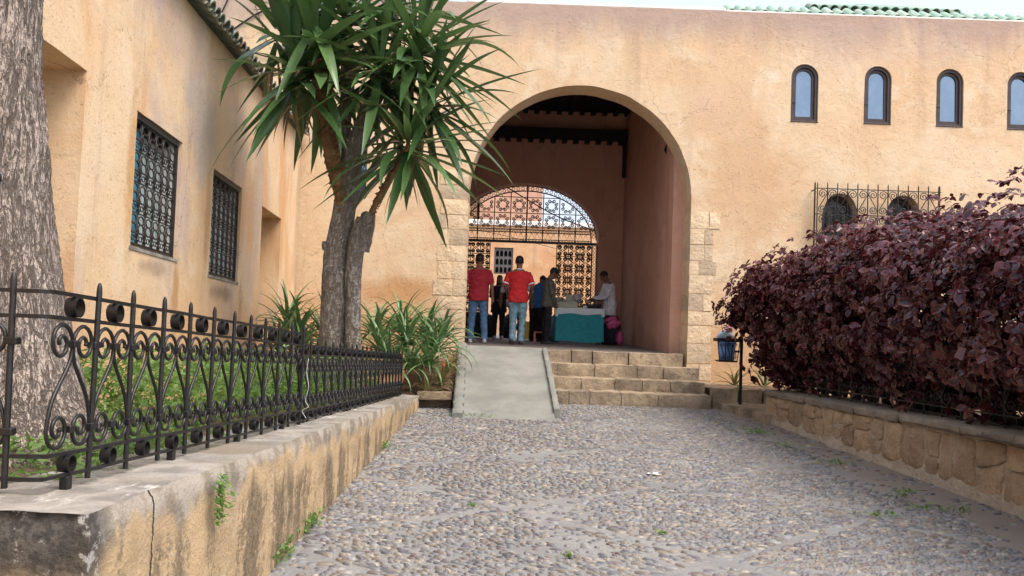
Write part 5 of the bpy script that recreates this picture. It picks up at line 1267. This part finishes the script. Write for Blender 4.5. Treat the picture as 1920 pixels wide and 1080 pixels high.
def person(label,loc,rotz,h,top,bottom,shoe,skin='brown',arms=None,legs=None,lean=0.,nod=0.,sleeve='short',trim=None,hair='short',cap=None,long_top=0.0,build=1.0,belt=False,group=None):
    s=h/1.70; root=thing('person',label,'person',loc,group); Mx=Matrix.Translation(Vector(loc))@Matrix.Rotation(rotz,4,'Z')@Matrix.Scale(s,4)
    piv=Vector((0,0,.95)); RL=Matrix.Rotation(-lean,3,'X')
    def up(p): p=Vector(p); return piv+RL@(p-piv) if p.z>.95 else p
    nk=up((0,.0,1.44)); RN=Matrix.Rotation(-lean-nod,3,'X')
    def hd(p): return nk+RN@(Vector(p)-Vector((0,0,1.44)))
    arms=arms or [((.235,-.02,1.13),(.25,.04,.88)),((-.235,-.02,1.13),(-.25,.04,.88))]
    legs=legs or [((.095,.01,.48),(.10,-.02,.09)),((-.095,.01,.48),(-.10,-.02,.09))]
    bw=build
    def torso(g_,z0,z1):
        secs=[(.80,.160,.115,0),(.88,.172,.122,-.005),(.96,.165,.118,0),(1.05,.152,.108,.005),(1.16,.165,.115,.005),(1.28,.180,.120,0),(1.345,.166,.106,-.005),(1.40,.125,.086,-.01),(1.44,.085,.068,-.01)]
        out=[(0,yo,z,(rx_*bw+g_),(ry_*bw+g_)) for z,rx_,ry_,yo in secs if z0<=z<=z1]
        m=MB(); m.loft(out,20); return [up(v) for v in m.V],m.F
    # body: head, neck, torso, arms, legs in one surface
    B=MB(); V_,F_=torso(0,.80,1.44); B.add(V_,F_)
    B.tube([up((0,-.01,1.40)),hd((0,-.005,1.46)),hd((0,.0,1.52))],[.062,.056,.055],12)
    hm=MB(); hm.loft([(0,.030,1.478,.020,.022),(0,.026,1.488,.042,.055),(0,.018,1.512,.054,.074),(0,.010,1.545,.064,.086),(0,.004,1.585,.071,.094),(0,.0,1.625,.074,.096),(0,-.004,1.66,.067,.087),(0,-.006,1.685,.046,.062),(0,-.008,1.698,.018,.028)],18)
    hm.loft([(0,.088,1.545,.014,.016),(0,.104,1.557,.017,.020),(0,.096,1.575,.012,.016),(0,.090,1.597,.009,.010)],8)
    for e in (-1,1): hm.ball((e*.074,-.008,1.578),.012,.022,.032,8)
    hm.loft([(0,.078,1.515,.024,.016),(0,.082,1.524,.026,.018),(0,.078,1.533,.022,.014)],8)
    B.add([hd(v) for v in hm.V],hm.F)
    for (el,wr),sd in zip(arms,(1,-1)):
        sh_=up((sd*.180*bw,-.008,1.345)); el=Vector(el); wr=Vector(wr); limb(B,[up((sd*.13,-.005,1.36)),sh_,sh_.lerp(el,.5),el,el.lerp(wr,.35),wr],[.055,.052,.045,.038,.037,.025])
        d=(wr-el).normalized(); hand(B,wr,d,sd,Vector((-sd,.35,0)) if abs(d.z)>.6 else Vector((0,0,-1)))
    for (kn,an),sd in zip(legs,(1,-1)):
        hp=Vector((sd*.088,0,.86)); kn=Vector(kn); an=Vector(an); limb(B,[hp,hp.lerp(kn,.5),kn,kn.lerp(an,.35),an],[.088,.076,.054,.053,.035])
    me=remesh(B.V,B.F,.0085,2); me.materials.append(SK[skin]); obj('body',me,root,Mx)
    # eyes and mouth
    for e in (-1,1):
        m=MB(); m.ball((e*.030,.086,1.590),.010,.006,.006,8); obj('eye',mesh([hd(v) for v in m.V],m.F,HAIR,True),root,Mx)
    # shirt or jacket
    S=MB(); V_,F_=torso(.020,.80 if not long_top else .80,1.42); S.add(V_,F_)
    if long_top: S.loft([(0,0,.82-long_top,.19*bw,.145),(0,0,.85,.185*bw,.14),(0,0,.95,.18*bw,.135)],20)
    for (el,wr),sd in zip(arms,(1,-1)):
        sh_=up((sd*.180*bw,-.008,1.345)); el=Vector(el); wr=Vector(wr)
        if sleeve=='short': limb(S,[up((sd*.12,-.005,1.35)),sh_,sh_.lerp(el,.45),sh_.lerp(el,.80)],[.058,.060,.062,.064])
        else: limb(S,[up((sd*.12,-.005,1.35)),sh_,sh_.lerp(el,.5),el,el.lerp(wr,.4),el.lerp(wr,.85)],[.058,.060,.058,.054,.05,.042])
    me=remesh(S.V,S.F,.011,2,.013); me.materials.append(top); garment=obj('shirt' if sleeve=='short' else 'jacket',me,root,Mx)
    m=MB(); m.tube([up((.066*math.cos(2*PI*k/16),-.012+.062*math.sin(2*PI*k/16),1.432+.012*math.cos(2*PI*k/16+PI/2))) for k in range(16)],.014,6,True); obj('collar',m.me(trim or top,True),garment,Mx)
    if trim:
        for (el,wr),sd in zip(arms,(1,-1)):
            sh_=up((sd*.180*bw,-.008,1.345)); el=Vector(el); a=sh_.lerp(el,.76); d=(el-sh_).normalized(); u=d.orthogonal().normalized(); w_=d.cross(u); r_=.069; m=MB()
            m.tube([a+d*.0,a+d*.024],[r_,r_],16); obj('cuff',m.me(trim,True),garment,Mx)
    # trousers
    Tm=MB(); Tm.loft([(0,-.004,.80,.165*bw,.122),(0,-.006,.88,.178*bw,.13),(0,0,.965,.170*bw,.125)],20)
    for (kn,an),sd in zip(legs,(1,-1)):
        hp=Vector((sd*.088,0,.84)); kn=Vector(kn); an=Vector(an); limb(Tm,[hp,hp.lerp(kn,.5),kn,kn.lerp(an,.5),an+Vector((0,0,-.02))],[.097,.088,.072,.066,.062])
    me=remesh(Tm.V,Tm.F,.011,2,.012); me.materials.append(bottom); obj('trousers',me,root,Mx)
    for (kn,an),sd in zip(legs,(1,-1)):
        an=Vector(an); m=MB(); m.loft([(an.x,an.y+.045,an.z-.089,.046,.132),(an.x,an.y+.045,an.z-.068,.047,.134),(an.x,an.y+.030,an.z-.040,.043,.108),(an.x,an.y+.005,an.z-.005,.040,.060)],16); obj('shoe',m.me(shoe,True),root,Mx)
    if hair=='short' or hair=='scarf':
        m=MB(); m.ball((0,-.010,1.618),.081,.103,.092,20)
        for i,v in enumerate(m.V):
            zm=1.655 if v.y>.055 else (1.60 if v.y>.0 else 1.535)
            if v.z<zm: m.V[i]=Vector((v.x*.98,v.y*.98,zm-(.0)))
        obj('hair' if hair=='short' else 'headscarf',mesh([hd(v) for v in m.V],m.F,HAIR,True),root,Mx)
    if hair=='scarf':
        m=MB(); m.loft([(0,-.012,1.40,.10,.085),(0,-.022,1.47,.088,.082),(0,-.03,1.55,.083,.078),(0,-.03,1.62,.080,.078)],16); obj('scarf_drape',mesh([hd(v) for v in m.V],m.F,HAIR,True),root,Mx)
    if cap:
        m=MB(); m.loft([(0,-.004,1.635,.084,.105),(0,-.006,1.67,.082,.102),(0,-.008,1.70,.066,.082),(0,-.01,1.715,.03,.04)],18); c_=obj('cap',mesh([hd(v) for v in m.V],m.F,cap,True),root,Mx)
        m=MB(); m.loft([(0,.12,1.628,.066,.066),(0,.118,1.638,.068,.07)],16); obj('cap_peak',mesh([hd(v) for v in m.V],m.F,cap,True),c_,Mx)
    return root,Mx,hd
def spot(x,Y): p=at(x,640,Y); return (p.x,Y,PZ-.003)
red1=cloth('dark_red_jersey',(.34,.018,.035)); red2=cloth('bright_red_pique',(.56,.022,.028)); WHITEC=cloth('white_cloth',(.80,.81,.84)); OLIVE=cloth('olive_jacket_cloth',(.13,.125,.10)); BLUE=cloth('blue_jacket_cloth',(.035,.14,.36)); GREY=cloth('pale_grey_cloth',(.42,.44,.50))
walk=[((.10,.06,.49),(.10,.03,.09)),((-.10,-.02,.48),(-.105,-.16,.11))]
person('person from behind in plain dark red T-shirt and blue jeans, by the left pier',spot(894,16.3),.06,1.70,red1,DENIM,SHOEW,arms=[((.245,-.03,1.12),(.27,.02,.88)),((-.245,-.03,1.12),(-.26,.05,.88))],legs=[((.115,.0,.48),(.14,-.10,.10)),((-.115,.03,.48),(-.13,.02,.09))],build=1.08)
person('person from behind in bright red polo with white collar and cuffs, light jeans',spot(969,16.2),-.05,1.68,red2,LDENIM,SHOE,arms=[((.265,-.03,1.13),(.215,.14,.95)),((-.265,-.03,1.13),(-.215,.14,.95))],legs=[((.09,.03,.48),(.075,-.02,.09)),((-.09,.0,.48),(-.085,-.12,.11))],trim=WHITEC,build=1.04)
w,Mw,hd=person('person in black clothes and headscarf facing the viewer between the two red shirts',spot(933,19.85),PI+.1,1.48,BLACKC,BLACKC,SHOEW,'tan',arms=[((.22,.04,1.13),(.06,.19,1.03)),((-.22,.04,1.13),(-.06,.21,1.0))],sleeve='long',hair='scarf',long_top=.12,build=1.16)
m=MB()
for e in (-1,1): m.ball((e*.034,.092,1.665),.030,.012,.020,10)
m.box(-.02,.02,.09,.098,1.663,1.669); obj('sunglasses',mesh([hd(v) for v in m.V],m.F,HAIR,True),w,Mw)
person('person in pale grey T-shirt mostly hidden behind the bright red polo',spot(966,17.7),.0,1.52,GREY,BLACKC,SHOE,arms=[((.36,.0,1.14),(.37,.08,.90)),((-.36,.0,1.14),(-.37,.08,.90))],build=1.28)
person('person in blue jacket bending forward, right of the bright red polo',spot(1003,19.0),-.5,1.55,BLUE,BLACKC,SHOE,arms=[((.23,.22,1.05),(.16,.36,.85)),((-.23,.22,1.05),(-.16,.36,.85))],lean=.45,nod=.3,sleeve='long')
person('person in dark cap and olive jacket looking down at the stall table',spot(1024,17.35),-PI/2+.15,1.56,OLIVE,BLACKC,SHOE,arms=[((.225,.06,1.10),(.13,.15,.90)),((-.225,.06,1.10),(-.13,.15,.90))],lean=.07,nod=.55,sleeve='long',hair='short',cap=cloth('dark_cap_cloth',(.02,.02,.024)))
person('person in loose white shirt bending over the stall behind the table',spot(1141,18.75),PI/2+.25,1.62,WHITEC,BLACKC,SHOE,arms=[((.21,.16,1.08),(.14,.38,1.02)),((-.21,.16,1.08),(-.12,.40,1.0))],lean=.14,nod=.5,sleeve='long',long_top=.17,build=1.06)

# ================================================================== STALL
TY0,TY1=17.55,18.15; tx0=at(1041,620,TY0).x; tx1=at(1131,620,TY0).x; TZ=PZ+.74
tb=thing('stall_table','small folding stall table draped with a teal cloth','table',((tx0+tx1)/2,TY0+.3,PZ))
mb=MB(); mb.cbox(tx0+.02,tx1-.02,TY0+.02,TY1,TZ-.03,TZ-.004,.004); mb.build('table_top',M['wood_dark'],tb)
for x in (tx0+.06,tx1-.08):
    for y in (TY0+.06,TY1-.08):
        mb=MB(); mb.box(x,x+.03,y,y+.03,PZ-.003,TZ-.031); mb.build('leg',M['iron'],tb)
mb=MB(); N=48
loop=[(tx0,TY1),(tx0,TY0),(tx1,TY0),(tx1,TY1)]; lpts=[]
for a,b in zip(loop[:-1],loop[1:]):
    n_=int(((b[0]-a[0])**2+(b[1]-a[1])**2)**.5/.02)
    for k in range(n_): lpts.append((a[0]+(b[0]-a[0])*k/n_,a[1]+(b[1]-a[1])*k/n_))
V=[];nl=len(lpts)
for j in range(9):
    t=j/8
    for i,(x,y) in enumerate(lpts):
        w_=.012*t*math.sin(i*.33+math.sin(i*.11)*2)+.006*t; ny_=-1 if abs(y-TY0)<.001 else 0; nx_=-1 if abs(x-tx0)<.001 else (1 if abs(x-tx1)<.001 else 0)
        V.append((x+nx_*w_-(.02*t if nx_ or 1 else 0)*(.5-(x-tx0)/(tx1-tx0))*0,y+ny_*w_,TZ-(TZ-PZ-.05+.012*math.sin(i*.13))*t))
F=[(j*nl+i,j*nl+i+1,(j+1)*nl+i+1,(j+1)*nl+i) for j in range(8) for i in range(nl-1)]
teal=cloth('teal_cloth',(.028,.27,.30),.9,.12); obj('tablecloth',mesh(V,F,teal,True),tb)
pl=NT('clear_plastic'); PLM=pl.out((.62,.66,.68),.25,pl.noise(pl.pos(),14,4),.4,.01)
mb=MB(); mb.grid(lambda u,v:(tx0-.012+(tx1-tx0+.024)*u,TY0-.014+(TY1-TY0)*v,TZ+.004+.003*noise.noise(Vector((u*9,v*6,1)))),24,8)
mb.grid(lambda u,v:(tx0-.016+(tx1-tx0+.032)*u,TY0-.016-.006*math.sin(u*23)*v,TZ+.004-(.125+.012*math.sin(u*11+1)+(.05 if u<.06 or u>.94 else 0))*v),40,5,flip=True)
mb.grid(lambda u,v:(tx1+.016+.006*math.sin(u*14)*v,TY0-.016+(TY1-TY0)*u,TZ+.004-(.28-.08*u)*v),14,5,flip=True); mb.build('plastic_cover',PLM,tb,True)
def boxthing(x,y,Y,w,hgt,dd,label,mat,cat='box',rz=0,tilt=0,name='box'):
    p=at(x,y,Y); mb=MB(); mb.cbox(-w/2,w/2,-dd/2,dd/2,0,hgt,.006); 
    o=mb.build(name,mat,None,M=Matrix.Translation(p)@Matrix.Rotation(rz,4,'Z')@Matrix.Rotation(tilt,4,'X')); return tag(o,label,cat)
CARD=plain('pale_green_card',(.42,.44,.34),.8,.12,8); CARD2=plain('grey_card',(.30,.31,.26),.8,.2,8); DARKP=plain('dark_plastic',(.03,.03,.034),.5,.3,12)
pz=TZ+.010
def on_table(fx,fy): return Vector((tx0+(tx1-tx0)*fx,TY0+(TY1-TY0)*fy,pz))
def tbl(fx,fy,w,hgt,dd,label,mat,cat='box',rz=0,tilt=0,dz=0,name='box'):
    mb=MB(); mb.cbox(-w/2,w/2,-dd/2,dd/2,0,hgt,.005); return tag(mb.build(name,mat,None,M=Matrix.Translation(on_table(fx,fy)+Vector((0,0,dz)))@Matrix.Rotation(rz,4,'Z')@Matrix.Rotation(tilt,4,'X')),label,cat)
tbl(.24,.3,.42,.115,.28,'flat pale green carton on the left half of the stall table',CARD)
tbl(.34,.55,.24,.17,.02,'open lid leaning upright on the pale green carton',CARD,'lid',.1,-.35,.118,'carton_lid')
tag(crumple(on_table(.06,.45)+Vector((0,0,.16)),.11,.07,.05,4).build('food_packets',CARD2,None,True),'heap of grey packets at the left end of the stall table','packets')
tag(crumple(on_table(.46,.6)+Vector((0,0,.20)),.10,.07,.10,8).build('plastic_bag',plain('misty_plastic',(.40,.38,.37),.4,.2,9),None,True),'crumpled grey plastic bag behind the carton lid on the table','plastic bag')
mb=MB(); mb.loft([(0,0,0,.17,.13),(0,0,.05,.20,.16),(0,0,.09,.21,.17)],20,Matrix.Translation(on_table(.78,.45))); tag(mb.build('cooking_pan',DARKP,None,True),'wide dark pan at the right end of the stall table','pan')
mb=MB(); mb.cbox(-.20,.20,-.10,.10,0,.02,.004,Matrix.Translation(on_table(.80,.45)+Vector((.02,0,.16)))); mb.box(-.02,.02,-.02,.02,-.07,.0,Matrix.Translation(on_table(.80,.45)+Vector((.02,0,.16)))); tag(mb.build('dark_tray',DARKP,None),'dark tray raised over the pan on the stall table','tray')
mb=MB(); mb.ball(on_table(.62,.2)+Vector((0,0,.03)),.05,.03,.03,10); tag(mb.build('white_ladle',M['white'],None,True),'small white scoop lying beside the dark pan','scoop')
bp=at(1147,640,18.1); mb=MB(); mb.loft([(bp.x,18.15,PZ-.002,.20,.18),(bp.x,18.15,PZ+.25,.23,.21),(bp.x-.02,18.15,PZ+.5,.20,.18),(bp.x-.02,18.15,PZ+.62,.14,.13)],18)
for i,v in enumerate(mb.V): mb.V[i]=v+Vector((.03*nz(v,5),.03*nz(v,5,3),0))
tag(mb.build('black_sack',BLACKC,None,True),'tall black sack standing right of the stall table','sack')
PINK=plain('pink_plastic_bag',(.62,.10,.24),.35,.25,10)
tag(crumple(at(1147,606,18.05),.17,.13,.13,11,22).build('pink_bag',PINK,None,True),'bright pink plastic bag resting on the black sack','plastic bag')
c=at(1162,640,17.9); tag(crumple((c.x,17.9,PZ+.15),.085,.08,.155,14,20).build('pink_bag',plain('dusky_pink_plastic',(.36,.06,.15),.45,.2,10),None,True),'dusky pink bag standing on the floor against the passage wall','plastic bag')
c=at(1010,640,17.9); st_=thing('orange_stool','small orange plastic stool beside the capped person','stool',(c.x,17.9,PZ))
OR=plain('orange_plastic',(.75,.22,.10),.45,.1); mb=MB(); mb.cbox(c.x-.11,c.x+.11,17.8,18.0,PZ+.20,PZ+.225,.008); mb.build('seat',OR,st_)
for sx_ in (-1,1):
    for sy_ in (-1,1): mb=MB(); mb.cbox(c.x+sx_*.09-.02,c.x+sx_*.09+.02,17.9+sy_*.08-.015,17.9+sy_*.08+.015,PZ-.003,PZ+.199,.004); mb.build('leg',OR,st_)
c=at(1003,610,19.4); s2=thing('suitcase','dark maroon suitcase standing behind the blue jacketed person','suitcase',(c.x,19.4,PZ)); mb=MB(); mb.cbox(c.x-.13,c.x+.17,19.3,19.5,PZ+.03,PZ+.62,.03); mb.build('shell',plain('maroon_fabric',(.09,.02,.028),.8),s2); mb=MB(); mb.tube([(c.x-.06,19.4,PZ+.61),(c.x-.06,19.4,PZ+.78),(c.x+.08,19.4,PZ+.78),(c.x+.08,19.4,PZ+.61)],.012,5); mb.build('handle',M['iron'],s2)
for sx_ in (-.1,.13): mb=MB(); mb.tube([(c.x+sx_-.015,19.4,PZ+.028),(c.x+sx_+.015,19.4,PZ+.028)],.03,10); mb.build('wheel',M['iron'],s2)
for (x_,w_,h_,sd_,lab_) in ((912,.22,.34,31,'added dark filler shape on the floor between the two red shirts'),(952,.20,.30,37,'added black filler shape on the floor behind the bright red polo'),(1012,.16,.36,43,'added dark filler shape behind the orange stool')):
    c=at(x_,630,21.0); tag(crumple((c.x,21.0,PZ+h_*.72),w_,.2,h_,sd_,20).build('dark_filler',BLACKC,None,True),lab_,'bundle')  # filler shapes added so the gaps between the legs read dark
c=at(985,620,21.5); mb=MB(); mb.cbox(c.x-.12,c.x+.16,21.4,21.7,PZ-.02,PZ+.42,.01); tag(mb.build('yellow_crate',plain('yellow_plastic',(.70,.48,.06),.5,.15),None),'yellow crate on the court floor, seen between the legs','crate')
c=at(1035,620,19.2); tag(crumple((c.x,19.2,PZ+.26),.16,.12,.30,21,20).build('blue_bundle',plain('blue_white_cloth',(.22,.32,.50),.8,.5,18),None,True),'blue and white cloth bundle on the floor left of the stall','bundle')
mb=MB(); mb.tube([(tx0+.05,TY0+.25,PZ+.018),(tx0+.30,TY0+.25,PZ+.018)],.02,8); tag(mb.build('white_tube',M['white'],None),'white roll lying on the floor under the stall table','roll')

bpy.data.scenes.remove(TMP)
